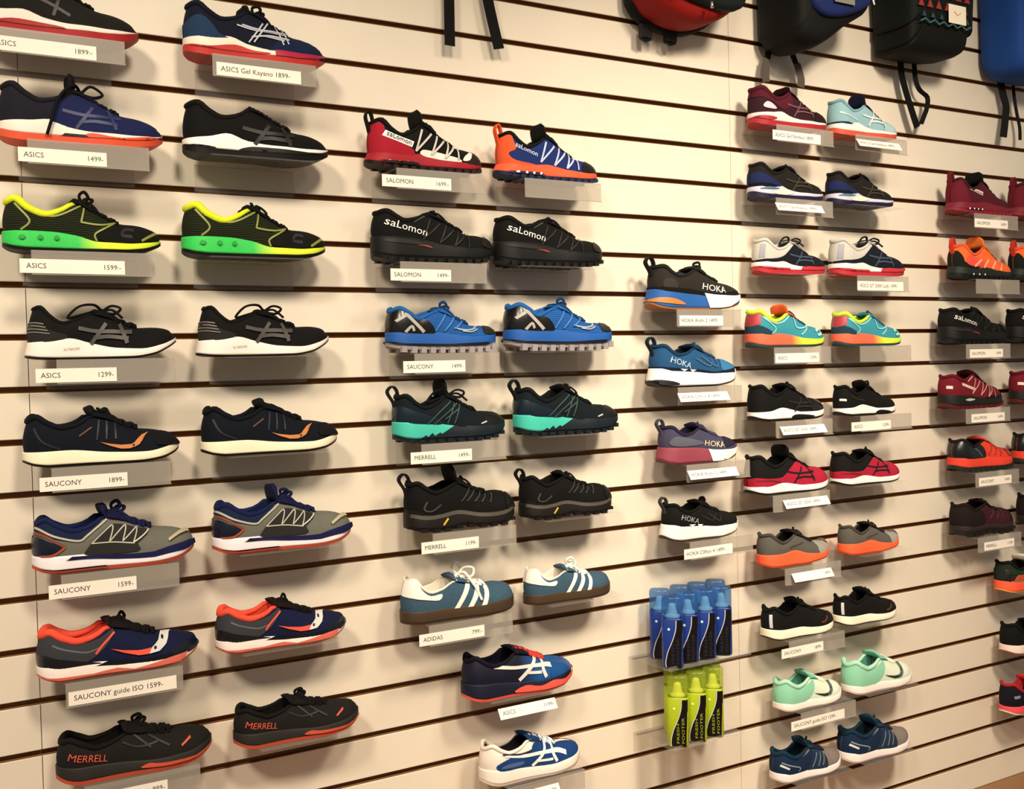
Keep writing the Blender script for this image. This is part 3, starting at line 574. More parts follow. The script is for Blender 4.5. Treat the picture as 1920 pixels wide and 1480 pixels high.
    dec=[('T', 'lettering', 'E2C9A8', 'HOKA', (.45, .192), (.71, .148), .95), ('P', 'toe_panel', '37334C:mesh', [(.72, .15), (.74, .215), (.82, .235), (.93, .19), (.98, .17), (.85, .15)]), ('P', 'heel_panel', '6C6E7C:mesh', [(.06, .2), (.08, .3), (.2, .29), (.42, .24), (.4, .2)]), ('ML', 'sole_front', 'F0E6E2:foam', [(.48, .18), (.54, .015), (.7, .01), (1, .13), (1, .2), (.7, .16)])]),
 'chunky_black': dict(hs=0.88, upper='1B1916', mid='F0E6E0', out='3A3632', ot=.014, collar='161412', lace='1A1815', tongue='151310', tl=.06, loop='4A4A4A', bow='high', top=HOKATOP, mt=HOKAMT, gb=HOKAGB, heelout=.03, ws=1.05,
    dec=[('T', 'lettering', '9C9C9A', 'HOKA', (.11, .245), (.34, .175), 1.0), ('L', 'lower_band', '14120F:mesh', [(0, .15), (0, .2), (.2, .185), (.26, .15), (.32, .18), (.36, .14), (.42, .17), (.6, .14), (.9, .15), (.9, .12), (.4, .12)])]+[('S', 'chevron', '3A3733', .012, q) for q in ([(.38, .27), (.52, .2), (.57, .27)], [(.47, .29), (.61, .19), (.65, .25)])]),
 'maroon': dict(hs=1.04, upper='4A2230', mid='F0DCD4', out='C42E38', ot=.05, gb=[(a, b+.025) for a, b in GB0], mt=CHUNKMT, collar='6A1E32', lace='52202C', tongue='3A1018', tl=.10, ta=80, bow='loops', cr=.026,
    dec=[('P', 'collar_panel', '6E2036:mesh', [(0, .35), (.06, .34), (.14, .3), (.25, .26), (.4, .33), (.42, .22), (.3, .16), (.16, .22), (.06, .25), (0, .26)]), ('P', 'heel_badge', 'D9C6CC', [(.06, .17), (.09, .215), (.15, .2), (.2, .16), (.12, .155)]), ('P', 'toe_panel', '3C2028:mesh', [(.7, .06), (.74, .14), (.84, .16), (.97, .11), (.95, .07)]), ('MP', 'sole_band', 'C42E38:rubber', [(0, .04), (.01, .085), (.1, .085), (.2, .07), (.12, .045)])]+tiger('8A5A60', .014, .05, .02)),
 'sky_blue': dict(hs=1.06, upper='8DB4BC', mid='EEE0DA', out='DE5A44', ot=.05, gb=[(a, b+.025) for a, b in GB0], mt=CHUNKMT, collar='7CA6AE', lace='2A3458', tongue='1E1E4A', tl=.2, ta=80, bow='loops',
    dec=[('S', 'overlay', 'A9C8CC', .02, [(.04, .22), (.14, .2), (.26, .16)]), ('L', 'lower_band', '2A3A5C:mesh', [(0, .1), (0, .135), (.12, .135), (.2, .12), (.1, .1)]), ('P', 'toe_panel', 'A9C6CC:mesh', [(.66, .06), (.68, .15), (.78, .17), (.9, .14), (.98, .1), (.85, .06)])]+tiger('D5DADC', .018, .04, .03)),
 'black_blue_heel': dict(upper='2B2721', mid='C5C4D6', out='2C2552', ot=.045, gb=[(a, b+.022) for a, b in GB0], mt=CHUNKMT, collar='221F1B', lace='191714', tongue='211E1A', tl=.03, bow='loops',
    dec=[('P', 'heel_panel', '29356E:mesh', [(0, .24), (.06, .245), (.16, .21), (.3, .14), (.2, .1), (0, .1)]), ('L', 'heel_band', '151726:mesh', [(0, .1), (0, .155), (.16, .15), (.3, .12), (.2, .1)]), ('MP', 'sole_inset', '5E7C98:foam', [(.04, .095), (.12, .115), (.26, .105), (.15, .09)]), ('MP', 'sole_inset', 'EDDCC0:foam', [(.18, .05), (.26, .085), (.36, .095), (.46, .07), (.36, .045)])]+tiger('4A443C', .016, .06, .01)),
 'grey_navy': dict(upper='C2BEB6', mid='EDE4DC', out='CF3540', ot=.045, gb=[(a, b+.022) for a, b in GB0], mt=CHUNKMT, collar='C9C4BA', lining='8C868A', lace='232430', tongue='B8B2AC', tl=.02, bow='back',
    dec=[('P', 'navy_panel', '1E2433:mesh', [(0, .09), (0, .14), (.18, .16), (.3, .2), (.45, .31), (.56, .27), (.7, .2), (.85, .165), (.97, .12), (.98, .08), (.7, .05), (.3, .08)]), ('S', 'heel_strip', '9A9AA6', .035, [(.035, .29), (.03, .16)]), ('ML', 'sole_band', 'CF3540:rubber', [(0, .03), (0, .08), (.15, .06), (.35, .06), (.38, .03)]), ('ML', 'sole_band', 'CF3540:rubber', [(.5, .03), (.52, .07), (.97, .1), (.95, .06)])]+tiger('4E5C70', .016, .06, .01)),
 'turquoise': dict(upper='3E9CAC', mid='F0684A>CFE83C', out='3C5A5C', ot=.022, collar='C6E046', lining='86A81E', lace='1E6470', tongue='3E9CAC', tl=.06, ta=75, bow='loops', cr=.026, mt=[(0, .135), (.25, .135), (.45, .115), (.6, .085), (.8, .078), (1, .105)],
    dec=[('P', 'heel_panel', '2C5468:mesh', [(0, .13), (0, .2), (.08, .2), (.2, .13), (.1, .1)]), ('L', 'heel_tab', 'C23A44', [(0, .2), (0, .32), (.06, .31), (.06, .22)]), ('S', 'piping', '9AD4DC', .012, [(.07, .29), (.22, .19), (.17, .13)]), ('S', 'piping', '9AD4DC', .012, [(.09, .29), (.22, .235), (.33, .25), (.42, .31)]), ('S', 'piping', '9AD4DC', .012, [(.48, .29), (.5, .19), (.66, .195)]), ('S', 'piping', '9AD4DC', .012, [(.66, .195), (.55, .12)]), ('S', 'toe_emblem', 'A8E0DC', .018, [(.78, .13), (.84, .14), (.86, .11), (.79, .1)])]),
 'black_white_b': dict(upper='1A1815', mid='F1E8E2', out='171512', ot=.02, collar='171512', lace='131210', tongue='14120F', tl=.05, bow='loops', mt=[(0, .09), (.15, .1), (.3, .13), (.45, .1), (.55, .08), (.75, .078), (.9, .09), (1, .115)],
    dec=[('P', 'toe_cap', '262320:gloss', [(.72, .08), (.76, .15), (.88, .16), (.98, .12), (.97, .09)]), ('MP', 'sole_band', '171512:rubber', [(.42, .02), (.46, .055), (.6, .05), (.72, .03), (.6, .018)])]+tiger('2B2824', .02, .08, .0)),
 'black_white_c': dict(upper='191714', mid='F1E8E2', out='171512', ot=.02, collar='171512', lace='131210', tongue='14120F', tl=.13, ta=70, bow='high', mt=[(0, .09), (.15, .1), (.3, .13), (.45, .1), (.55, .08), (.75, .078), (.9, .09), (1, .115)],
    dec=[('OL', 'heel_badge', 'D8D8DA', [(.01, .175), (.01, .2), (.06, .195), (.06, .17)]), ('S', 'overlay', '34312C', .014, [(.1, .25), (.2, .2), (.34, .18)]), ('MP', 'sole_band', '171512:rubber', [(.5, .02), (.55, .055), (.66, .05), (.76, .03), (.65, .018)])]),
 'red_black': dict(upper='1F1E1B', mid='F2E8E4', out='171512', ot=.016, collar='1A1917', lace='151312', tongue='131211', tl=.17, ta=84, bow='loops', mt=[(0, .08), (.15, .09), (.3, .115), (.45, .09), (.55, .072), (.75, .07), (.9, .085), (1, .112)],
    dec=[('P', 'red_panel', 'C62440:mesh', [(0, .06), (0, .15), (.14, .155), (.3, .16), (.42, .25), (.52, .285), (.7, .205), (.85, .17), (.97, .125), (.98, .08), (.7, .05), (.3, .06)]), ('S', 'overlay', '8E1A30', .016, [(.03, .13), (.15, .135), (.28, .11)])]+tiger('2A1A1C', .018, .06, .01)),
 'grey_orange': dict(upper='6D6961', mid='FF6238', out='E8562F', ot=.012, collar='5A564E', lining='1A1816', lace='2C2924', tongue='2A2723', tl=.05, bow='loops', mt=[(0, .14), (.2, .145), (.38, .165), (.55, .12), (.75, .1), (.88, .12), (1, .19)], gb=[(0, .05), (.08, .02), (.2, .012), (.5, .012), (.65, .03), (.85, .05), (1, .10)],
    dec=[('P', 'toe_panel', '9C978C:mesh', [(.74, .09), (.75, .19), (.84, .18), (.93, .15), (.99, .12), (.97, .1)]), ('S', 'overlay', '57534B', .012, [(.3, .2), (.5, .24)])]),
 'black_cream': dict(hs=1.06, upper='1A1714', mid='F3E9CF', out='2A2622', ot=.012, collar='14120F', lace='131110', tongue='0F0E0C', tl=.10, ta=70, bow='loops', top=SAUTOP, mt=[(0, .13), (.2, .115), (.4, .115), (.55, .095), (.75, .085), (.9, .105), (1, .15)],
    dec=[('OL', 'reflector', 'C8CAD2', [(.02, .14), (.015, .26), (.035, .26), (.04, .14)]), ('P', 'toe_cap', '26211D:mesh', [(.8, .09), (.82, .15), (.9, .155), (.98, .12), (.98, .1)]), ('S', 'logo', '7A3A20', .016, [(.68, .12), (.76, .115), (.82, .14)])]),
 'mint': dict(hs=1.05, upper='D9E3CC', mid='F3E4DA', out='E8D6CC', ot=.012, collar='A9DCC0', lining='5FA58E', lace='DDE8D2', tongue='7CC0A4', tl=.10, ta=62, bow='none', top=SAUTOP, cr=.028, mt=[(0, .105), (.2, .1), (.4, .1), (.6, .085), (.8, .08), (1, .13)],
    dec=[('P', 'heel_panel', '8CCBAA:mesh', [(0, .33), (.06, .31), (.12, .27), (.24, .24), (.36, .27), (.46, .31), (.44, .18), (.34, .1), (.2, .08), (0, .08)])]+swoosh('3A3F3E', '6E7674', .02, .025, 1.1)),
 'navy_taupe': dict(upper='8C8078', mid='EEE2DE', out='D8CCC6', ot=.012, collar='16405C', lining='14303E', lace='22304C', tongue='1A4A66', tl=.15, ta=68, bow='loops', top=SAUTOP, cr=.026, mt=[(0, .12), (.2, .105), (.4, .105), (.6, .085), (.8, .085), (1, .14)],
    dec=[('P', 'heel_panel', '1D3A5E:mesh', [(0, .33), (.06, .31), (.12, .27), (.24, .24), (.36, .27), (.46, .31), (.5, .2), (.38, .1), (.2, .08), (0, .08)]), ('P', 'midfoot_panel', '2C4460:mesh', [(.38, .08), (.46, .24), (.5, .3), (.6, .255), (.66, .2), (.66, .1), (.6, .07)]), ('S', 'heel_reflector', 'D6D8D8', .02, [(.03, .2), (.11, .165)]), ('S', 'silver_trim', '8C96A2', .012, [(.04, .225), (.15, .19), (.26, .15), (.24, .12)]), ('S', 'cage', '7C8C9C', .012, [(.44, .12), (.52, .26)]), ('S', 'cage', '7C8C9C', .012, [(.52, .12), (.58, .25)]), ('S', 'cage', '9A8468', .012, [(.58, .12), (.63, .225)])]),
 'trail_maroon': dict(hs=1.04, upper='6A2230', mid='8E2436', out='A42A3C', ot=.03, lugs=12, lugh=.010, collar='56202A', lace='2A1016', tongue='15100F', tl=.18, ta=84, loop='8A2234', loopout=.03, bow='none', top=TRAILTOP, heelout=.03, gb=[(0, .075), (.06, .055), (.14, .045), (.7, .035), (.85, .045), (.95, .07), (1, .1)], mt=[(0, .13), (.25, .125), (.4, .14), (.6, .105), (.8, .09), (1, .115)],
    dec=[('P', 'heel_counter', '842034:mesh', [(0, .34), (.06, .34), (.1, .26), (.16, .15), (.2, .1), (0, .1)]), ('OL', 'badge', 'D9C8BC', [(.16, .26), (.17, .295), (.38, .245), (.37, .205)]), ('T', 'lettering', '55222C', 'saLomon', (.19, .252), (.36, .213), .8), ('ML', 'sole_shadow', '17110F:rubber', [(.1, .03), (.12, .058), (.34, .06), (.38, .035)])]+[('MP', 'tread_window', 'EFE4DA', [(a, .052), (a+.012, .064), (a+.026, .055), (a+.013, .042)]) for a in (.12, .19, .26, .33)]),  # near-black rubber panel on the rear sole, with pale tread windows
 'trail_orange': dict(hs=1.04, upper='F2682E', mid='26302B', out='141817', ot=.03, lugs=12, lugh=.010, collar='EE5A40', lining='3A5A48', lace='2A2018', tongue='F07A34', tl=.19, ta=72, loop='D8402E', loopout=.03, bow='none', top=TRAILTOP, heelout=.03, gb=[(0, .075), (.06, .055), (.14, .045), (.7, .035), (.85, .045), (.95, .07), (1, .1)], mt=[(0, .15), (.1, .13), (.25, .12), (.4, .135), (.6, .10), (.8, .09), (1, .115)],
    dec=[('P', 'heel_counter', '1E2420:mesh', [(0, .1), (0, .3), (.05, .24), (.09, .17), (.3, .14), (.2, .1)]), ('P', 'side_panel', 'EE5644:mesh', [(.09, .17), (.1, .25), (.2, .25), (.36, .2), (.36, .15), (.2, .14)])]+[('S', 'lace_guide', 'F8A890', .026, q) for q in ([(.2, .14), (.33, .22)], [(.37, .13), (.44, .22)], [(.5, .12), (.55, .2)], [(.62, .1), (.66, .17)])]+[('MP', 'tread_window', 'EFE4DA', [(a, .052), (a+.012, .064), (a+.026, .055), (a+.013, .042)]) for a in (.15, .25, .35)]),
 'speed_red': dict(upper='8C2030', mid='23221F', out='7A1A26', ot=.026, lugs=12, lugh=.010, collar='7E1C2C', lace='3A1A1C', tongue='4A0C14', tl=.08, ta=72, bow='loops', top=[(0, .34), (.06, .35), (.13, .33), (.2, .31), (.3, .335), (.38, .37), (.48, .345), (.58, .295), (.68, .235), (.78, .2), (.9, .18), (.96, .155), (1, .12)], mt=[(0, .15), (.3, .13), (.5, .105), (.75, .09), (.9, .09), (1, .12)],
    dec=[('OL', 'badge', 'D8B4AC', [(.16, .25), (.17, .28), (.4, .21), (.38, .185)]), ('OL', 'heel_badge', 'E0D2CC', [(.01, .21), (.01, .24), (.05, .235), (.05, .205)]), ('MP', 'sole_emblem', 'B9B6A8', [(.2, .085), (.28, .1), (.38, .085), (.28, .07)]), ('P', 'toe_rand', '17120F:rubber', [(.55, .08), (.6, .125), (.75, .11), (.95, .12), (.97, .09), (.75, .06)])]+zigzag('C98E88', .013)),
 'trail_vermilion': dict(hs=0.9, upper='E8442E', mid='EA4430', out='2E3A34', ot=.035, lugs=11, lugh=.018, collar='1C2226', lining='20141A', lace='C03A2A', tongue='E8503A', tl=.04, bow='none', gb=[(0, .085), (.06, .065), (.14, .055), (.7, .05), (.85, .06), (.95, .085), (1, .11)], mt=[(0, .165), (.2, .16), (.4, .16), (.6, .135), (.8, .125), (1, .15)], top=[(0, .36), (.06, .375), (.13, .345), (.22, .3), (.3, .335), (.4, .375), (.5, .345), (.6, .29), (.7, .235), (.8, .205), (.9, .19), (.96, .175), (1, .14)],
    dec=[('P', 'heel_counter', '1D2428:gloss', [(0, .38), (.06, .4), (.13, .37), (.2, .33), (.34, .31), (.4, .16), (.2, .14), (0, .15)]), ('S', 'heel_stripe', '5A6876', .018, [(.16, .33), (.26, .25), (.34, .17)])]+[('S', 'overlay', 'B83424', .014, q) for q in ([(.44, .18), (.52, .30)], [(.53, .18), (.6, .265)], [(.62, .17), (.67, .22)])]+[('P', 'toe_cap', 'B0503E:rubber', [(.8, .14), (.84, .19), (.93, .19), (.99, .16), (.98, .14)])]),
 'hiker_maroon': dict(upper='54202C', mid='3A2A28', out='2A2420', ot=.05, lugs=9, lugh=.015, collar='2A1A1A', lace='2E1C1C', tongue='2C1A1C', tl=.06, ta=66, bow='loops', ws=1.06, top=[(0, .36), (.05, .375), (.12, .345), (.2, .32), (.3, .345), (.4, .375), (.5, .335), (.6, .285), (.7, .255), (.8, .245), (.9, .225), (.96, .19), (1, .14)], gb=[(0, .09), (.06, .08), (.2, .075), (.45, .09), (.6, .07), (.8, .075), (.95, .105), (1, .13)], mt=[(0, .14), (.2, .13), (.4, .14), (.6, .12), (.8, .115), (1, .155)],
    dec=[('P', 'heel_panel', '2C1E1E:mesh', [(0, .36), (.1, .34), (.3, .3), (.36, .2), (.3, .12), (0, .12)]), ('P', 'toe_cap', '3A2226:rubber', [(.86, .12), (.87, .21), (.94, .21), (.99, .15), (.99, .12)])]+[('S', 'eyestay', '7A4048', .010, q) for q in ([(.42, .2), (.54, .3)], [(.54, .2), (.63, .26)], [(.64, .19), (.71, .24)])]),
 'green_orange': dict(upper='2E3A2E', mid='FF5E42', out='E89A40', ot=.016, collar='1A1612', lining='1A1612', lace='E8DCC8', tongue='EDE0CC', tl=.10, ta=70, bow='none', mt=[(0, .14), (.25, .135), (.45, .115), (.6, .085), (.8, .078), (1, .105)],
    dec=[('P', 'side_panel', 'D9573A:mesh', [(.1, .1), (.12, .19), (.2, .22), (.3, .18), (.42, .12), (.3, .09)]), ('P', 'side_panel', '5AA06A:mesh', [(.12, .11), (.15, .145), (.22, .13), (.18, .105)]), ('L', 'heel_strip', '150E0A', [(.02, .1), (.02, .26), (.06, .26), (.06, .1)]), ('P', 'collar_panel', '1E4A2C:mesh', [(.06, .22), (.08, .28), (.2, .25), (.32, .24), (.3, .2), (.14, .21)])]),
 'black_white_d': dict(upper='171613', mid='EFD9CC', out='A0584A', ot=.012, collar='171613', lace='131210', tl=.03, bow='loops', mt=[(0, .12), (.3, .11), (.55, .09), (.75, .08), (.9, .09), (1, .118)], dec=[('S', 'logo', '9A9A96', .02, [(.3, .17), (.45, .15), (.6, .18)])]),
 'navy_red': dict(upper='1D1E2C', mid='F0505A', out='E8DCD0', ot=.016, collar='C22A38', lining='D83A40', lace='C22A38', tongue='E03A40', tl=.09, ta=66, bow='loops', mt=[(0, .10), (.3, .105), (.55, .09), (.75, .08), (.9, .09), (1, .118)], dec=[('S', 'heel_badge', '8A8AA0', .03, [(.05, .2), (.11, .22)]), ('S', 'logo', 'B0B0B4', .02, [(.25, .2), (.4, .17), (.6, .18)])]),
}
# blue variant of the red trail shoe
b_ = {k: v for k, v in MODELS['trail_red'].items()}
b_.update(upper='26408A', mid='F05A32', out='22335E', loop='E8582E', tongue='14120F', lining='141820',
   dec=[('P', 'heel_counter', 'E85A32:mesh', [(0, .34), (.06, .34), (.08, .3), (.1, .24), (.05, .2), (.1, .15), (.27, .13), (.33, .1), (0, .1)]), ('T', 'lettering', 'D8DCE8', 'saLomon', (.09, .258), (.30, .192), .95), ('P', 'toe_cap', '1B1917:rubber', [(.76, .09), (.79, .15), (.9, .165), (.97, .14), (.99, .1)])]
   +zigzag('B9C0E0', .016)+[('ML', 'sole_shadow', '22335E:rubber', [(.03, .03), (.05, .06), (.33, .062), (.38, .035)])]+[('MP', 'tread_window', 'F0ECE6', [(a, .052), (a+.012, .064), (a+.026, .055), (a+.013, .042)]) for a in (.1, .17, .24, .31)])  # navy rubber panel on the rear sole, coloured like the outsole
MODELS['trail_blue_orange'] = b_
def variant(src, name, **kw): d = dict(MODELS[src]); d.update(kw); MODELS[name] = d
variant('teal_trail', 'teal_trail_low', tl=.06, ta=60, bow='loops')
variant('hiker_black', 'hiker_black_low', tl=.07, ta=40, bow='loops')
variant('red_black', 'red_black_low', tl=.05, ta=60)
variant('grey_blue', 'grey_blue_high', tl=.17, ta=80)
variant('royal_orange', 'royal_orange', tl=.19, ta=86)
variant('turquoise', 'turquoise_low', tl=.03)
variant('turquoise', 'turquoise', tl=.14, ta=78, tongue='F0602C')
variant('navy_cream', 'navy_cream_b', bow='none')
variant('neon_green', 'neon_green_b', bow='loops')
variant('suede_blue', 'suede_blue_b', bow='high', bs=.8)
del MODELS['neon_spare']

for n_, d_ in MODELS.items():
    d_['kind'] = 'hiking_shoe' if 'hiker' in n_ else 'court_shoe' if 'court' in n_ else 'suede_sneaker' if 'suede' in n_ else 'trail_shoe' if ('trail' in n_ or 'speed' in n_) else 'running_shoe'
# ------------------------------------------------------------------ display: shelf heights, shoes, price labels
ROWZ = {r: 2.042-.1980*(r-1) for r in range(1, 11)}
for r, z in zip(range(1, 11), (2.036, 1.842, 1.643, 1.445, 1.248, 1.051, .851, .653, .451, .258)): ROWZ[r] = z
EZ = {1: 1.545, 2: 1.349, 3: 1.153, 4: .957}
def shelf_z(col, row): return EZ[row] if col == 'E' else ROWZ[row+(1 if col in 'CDHI' else 0)]
# place: model, heel X, scale, short description used in labels
SHOES = {
 'A1': ('charcoal_red', -0.080, 0.985, 'charcoal running shoe with red sole in the top left corner'),
 'A2': ('royal_orange', -0.042, 0.990, 'royal blue running shoe with orange outsole and hanging lace'),
 'A3': ('neon_green', -0.042, 0.955, 'left of two black running shoes with neon green sole'),
 'A4': ('black_roadhawk', -0.006, 0.912, 'left of two grey-striped black shoes with thick white sole'),
 'A5': ('navy_cream', -0.021, 0.960, 'left of two dark navy shoes with cream sole'),
 'A6': ('grey_blue', -0.011, 1.007, 'left of two grey running shoes with blue collar and white sole'),
 'A7': ('navy_coral', -0.010, 1.006, 'left of two navy running shoes with bright coral collar'),
 'A8': ('black_barefoot', 0.017, 0.989, 'left of two low black shoes with orange heel lettering'),
 'B1': ('navy_kayano', 0.296, 0.993, 'navy blue running shoe with silver stripes in the top row'),
 'B2': ('black_white_wedge', 0.289, 1.026, 'plain black running shoe directly below the navy top-row shoe'),
 'B3': ('neon_green_b', 0.281, 1.012, 'right of two black running shoes with neon green sole'),
 'B4': ('black_roadhawk', 0.307, 0.929, 'right of two grey-striped black shoes with thick white sole'),
 'B5': ('navy_cream_b', 0.306, 0.976, 'right of two dark navy shoes with cream sole'),
 'B6': ('grey_blue_high', 0.323, 1.007, 'right of two grey running shoes with blue collar and white sole'),
 'B7': ('navy_coral', 0.323, 0.940, 'right of two navy running shoes with bright coral collar'),
 'B8': ('black_barefoot', 0.353, 0.923, 'right of two low black shoes with orange heel lettering'),
 'C1': ('trail_red', 0.683, 0.942, 'black and red trail shoe with white side badge and red sole'),
 'C2': ('speed_black', 0.686, 1.020, 'left of two all-black centre-column trail shoes with white lettering'),
 'C3': ('blue_trail', 0.714, 0.931, 'left of two bright blue trail shoes with black heel'),
 'C4': ('teal_trail', 0.725, 0.948, 'left of two dark trail shoes with teal heel sole'),
 'C5': ('hiker_black', 0.747, 0.949, 'left of two black hiking shoes with yellow sole mark'),
 'C6': ('suede_blue', 0.732, 0.978, 'left of two blue suede sneakers with three white stripes'),
 'C7': ('court_navy', 0.881, 1.002, 'shiny blue court shoe with red laces and red sole'),
 'C8': ('court_white', 0.921, 0.930, 'white and blue court shoe cut by the bottom edge'),
 'D1': ('trail_blue_orange', 1.004, 0.942, 'blue trail shoe with orange sole and orange heel loop'),
 'D2': ('speed_black', 0.992, 1.020, 'right of two all-black centre-column trail shoes with white lettering'),
 'D3': ('blue_trail', 1.015, 1.025, 'right of two bright blue trail shoes with black heel'),
 'D4': ('teal_trail_low', 1.036, 0.988, 'right of two dark trail shoes with teal heel sole'),
 'D5': ('hiker_black_low', 1.045, 0.880, 'right of two black hiking shoes with yellow sole mark'),
 'D6': ('suede_blue_b', 1.051, 0.831, 'right of two blue suede sneakers with three white stripes'),
 'E1': ('chunky_grey', 1.441, 0.996, 'dark grey shoe with chunky blue and white sole'),
 'E2': ('chunky_blue', 1.440, 0.940, 'blue running shoe with chunky white sole'),
 'E3': ('chunky_purple', 1.463, 0.855, 'purple grey shoe with chunky rose and white sole'),
 'E4': ('chunky_black', 1.469, 0.836, 'black running shoe with chunky white sole'),
 'F1': ('maroon', 1.791, 0.941, 'maroon running shoe with white and red sole'),
 'F2': ('black_blue_heel', 1.785, 0.901, 'left of two black running shoes with blue heel and lavender sole'),
 'F3': ('grey_navy', 1.796, 0.877, 'left of two navy shoes with light grey heel and red sole'),
 'F4': ('turquoise', 1.769, 0.938, 'left of two turquoise shoes with coral and lime sole'),
 'F5': ('black_white_b', 1.771, 0.916, 'black shoe with thin white sole, right of chunky blue shoe'),
 'F6': ('red_black', 1.756, 1.005, 'left of two red and black running shoes with white sole'),
 'F7': ('grey_orange', 1.795, 0.868, 'left of two grey shoes with bright orange sole'),
 'F8': ('black_cream', 1.806, 0.878, 'left of two black shoes with cream sole'),
 'F9': ('mint', 1.846, 0.837, 'left of two pale mint green running shoes'),
 'F10': ('navy_taupe', 1.830, 0.869, 'left of two navy and taupe running shoes in the bottom row'),
 'G1': ('sky_blue', 2.091, 0.898, 'pale sky blue running shoe with navy tongue and coral sole'),
 'G2': ('black_blue_heel', 2.081, 0.870, 'right of two black running shoes with blue heel and lavender sole'),
 'G3': ('grey_navy', 2.090, 0.982, 'right of two navy shoes with light grey heel and red sole'),
 'G4': ('turquoise_low', 2.097, 0.898, 'right of two turquoise shoes with coral and lime sole'),
 'G5': ('black_white_c', 2.095, 0.816, 'black running shoe with tall tongue and small white heel badge'),
 'G6': ('red_black_low', 2.082, 0.906, 'right of two red and black running shoes with white sole'),
 'G7': ('grey_orange', 2.106, 0.798, 'right of two grey shoes with bright orange sole'),
 'G8': ('black_cream', 2.083, 0.825, 'right of two black shoes with cream sole'),
 'G9': ('mint', 2.115, 0.926, 'right of two pale mint green running shoes'),
 'G10': ('navy_taupe', 2.096, 0.945, 'right of two navy and taupe running shoes in the bottom row'),
 'H1': ('trail_maroon', 2.604, .94, 'maroon trail shoe with black tongue in the far right column'),
 'H2': ('trail_orange', 2.609, 0.931, 'orange trail shoe with dark green sole in the far right column'),
 'H3': ('speed_black', 2.559, 0.993, 'all-black trail shoe with white side strip in the far right column'),
 'H4': ('speed_red', 2.554, 0.931, 'dark red zigzag-laced trail shoe in the far right column'),
 'H5': ('trail_vermilion', 2.596, 0.950, 'vermilion trail shoe with black heel in the far right column'),
 'H6': ('hiker_maroon', 2.604, 0.921, 'maroon and brown hiking shoe in the far right column'),
 'H7': ('green_orange', 2.819, 0.951, 'green shoe with orange sole cut by the right edge'),
 'H8': ('black_white_d', 2.842, 0.951, 'black shoe with white sole cut by the right edge'),
 'H9': ('navy_red', 2.836, 0.951, 'navy shoe with bright red sole cut by the right edge'),
 'I1': ('trail_maroon', 2.911, 0.970, 'maroon trail shoe cut by the right edge'),
 'I2': ('trail_orange', 2.909, 0.951, 'orange trail shoe cut by the right edge'),
 'I3': ('speed_black', 2.891, 0.989, 'black trail shoe cut by the right edge'),
 'I4': ('speed_red', 2.903, 0.951, 'dark red trail shoe cut by the right edge'),
 'I5': ('trail_vermilion', 2.917, 0.970, 'vermilion trail shoe with black heel cut by the right edge'),
 'I6': ('hiker_maroon', 2.940, 0.941, 'brown hiking shoe cut by the right edge'),
}
PRICES = {   # left X, right X, words, price, leaning outwards, sans print
 'A1': (-.062, .118, 'ASICS', '1899:-', 0), 'A2': (-.021, .130, 'ASICS', '1499-', 0), 'A3': (-.025, .156, 'ASICS', '1599:-', 0), 'A4': (-.005, .135, 'ASICS', '1299-', 0),
 'A5': (-.005, .148, 'SAUCONY', '1899-', 0), 'A6': (.004, .158, 'SAUCONY', '1599-', 0), 'A7': (.031, .226, 'SAUCONY guide ISO 1599-', '', 0), 'A8': (.063, .203, 'MERRELL', '999-', 0),
 'B1': (.340, .512, 'ASICS Gel Kayano 1899-', '', 0), 'C1': (.685, .850, 'SALOMON', '1699:-', 0), 'C2': (.699, .844, 'SALOMON', '1499-', 0), 'C3': (.723, .874, 'SAUCONY', '1499-', 0),
 'C4': (.735, .885, 'MERRELL', '1499-', 0), 'C5': (.755, .897, 'MERRELL', '1199-', 0), 'C6': (.744, .906, 'ADIDAS', '799:-', 0), 'C7': (.934, 1.087, 'ASICS', '1199-', 1), 'C8': (.938, 1.092, 'ASICS', '1199-', 1),
 'E1': (1.484, 1.628, 'HOKA Arahi 2 1499-', '', 0), 'E2': (1.471, 1.634, 'HOKA Clifton 4 1499-', '', 1), 'E3': (1.498, 1.660, 'HOKA Arahi 2 1499-', '', 1), 'E4': (1.485, 1.646, 'HOKA Clifton 4 1499-', '', 0),
 'F1': (1.812, 1.989, 'ASICS Gel Nimbus 1899-', '', 0), 'F2': (1.813, 1.985, 'ASICS Gel Kayano 1899-', '', 1), 'G1': (2.125, 2.300, 'ASICS Gel Nimbus 1899-', '', 1), 'G3': (2.125, 2.315, 'ASICS GT 2000 Lady 1499-', '', 0),
 'F4': (1.808, 1.970, 'ASICS', '1599-', 0), 'F5': (1.817, 1.982, 'ASICS GT 2000 1499-', '', 1), 'G5': (2.093, 2.254, 'ASICS', '1299-', 0), 'F6': (1.824, 1.990, 'ASICS GT 2000 1499-', '', 1),
 'F7': (1.851, 2.000, '', '1499-', 1), 'F8': (1.813, 1.969, 'SAUCONY', '1899-', 0), 'F9': (1.844, 2.048, 'SAUCONY guide ISO 1599-', '', 0),
 'H1': (2.640, 2.800, 'SALOMON', '1699-', 0), 'H3': (2.610, 2.769, 'SALOMON', '1499-', 0), 'H4': (2.614, 2.774, 'SALOMON', '1499-', 0), 'H5': (2.646, 2.805, 'SAUCONY', '1499-', 0), 'H6': (2.668, 2.815, 'MERRELL', '1199-', 0),
}
NOLIP = {'B2', 'B3', 'B4', 'B5', 'B6', 'B7', 'B8', 'D2', 'D3', 'D4', 'D5', 'D6', 'C7', 'G2', 'F3', 'G6', 'G7', 'G8', 'G9', 'G10', 'F10', 'H7', 'H8', 'H9'}
YC = -.080                                # middle of the shoes in front of the wall
SW, SY0, SY1, ST = .212, -.132, -.002, .003

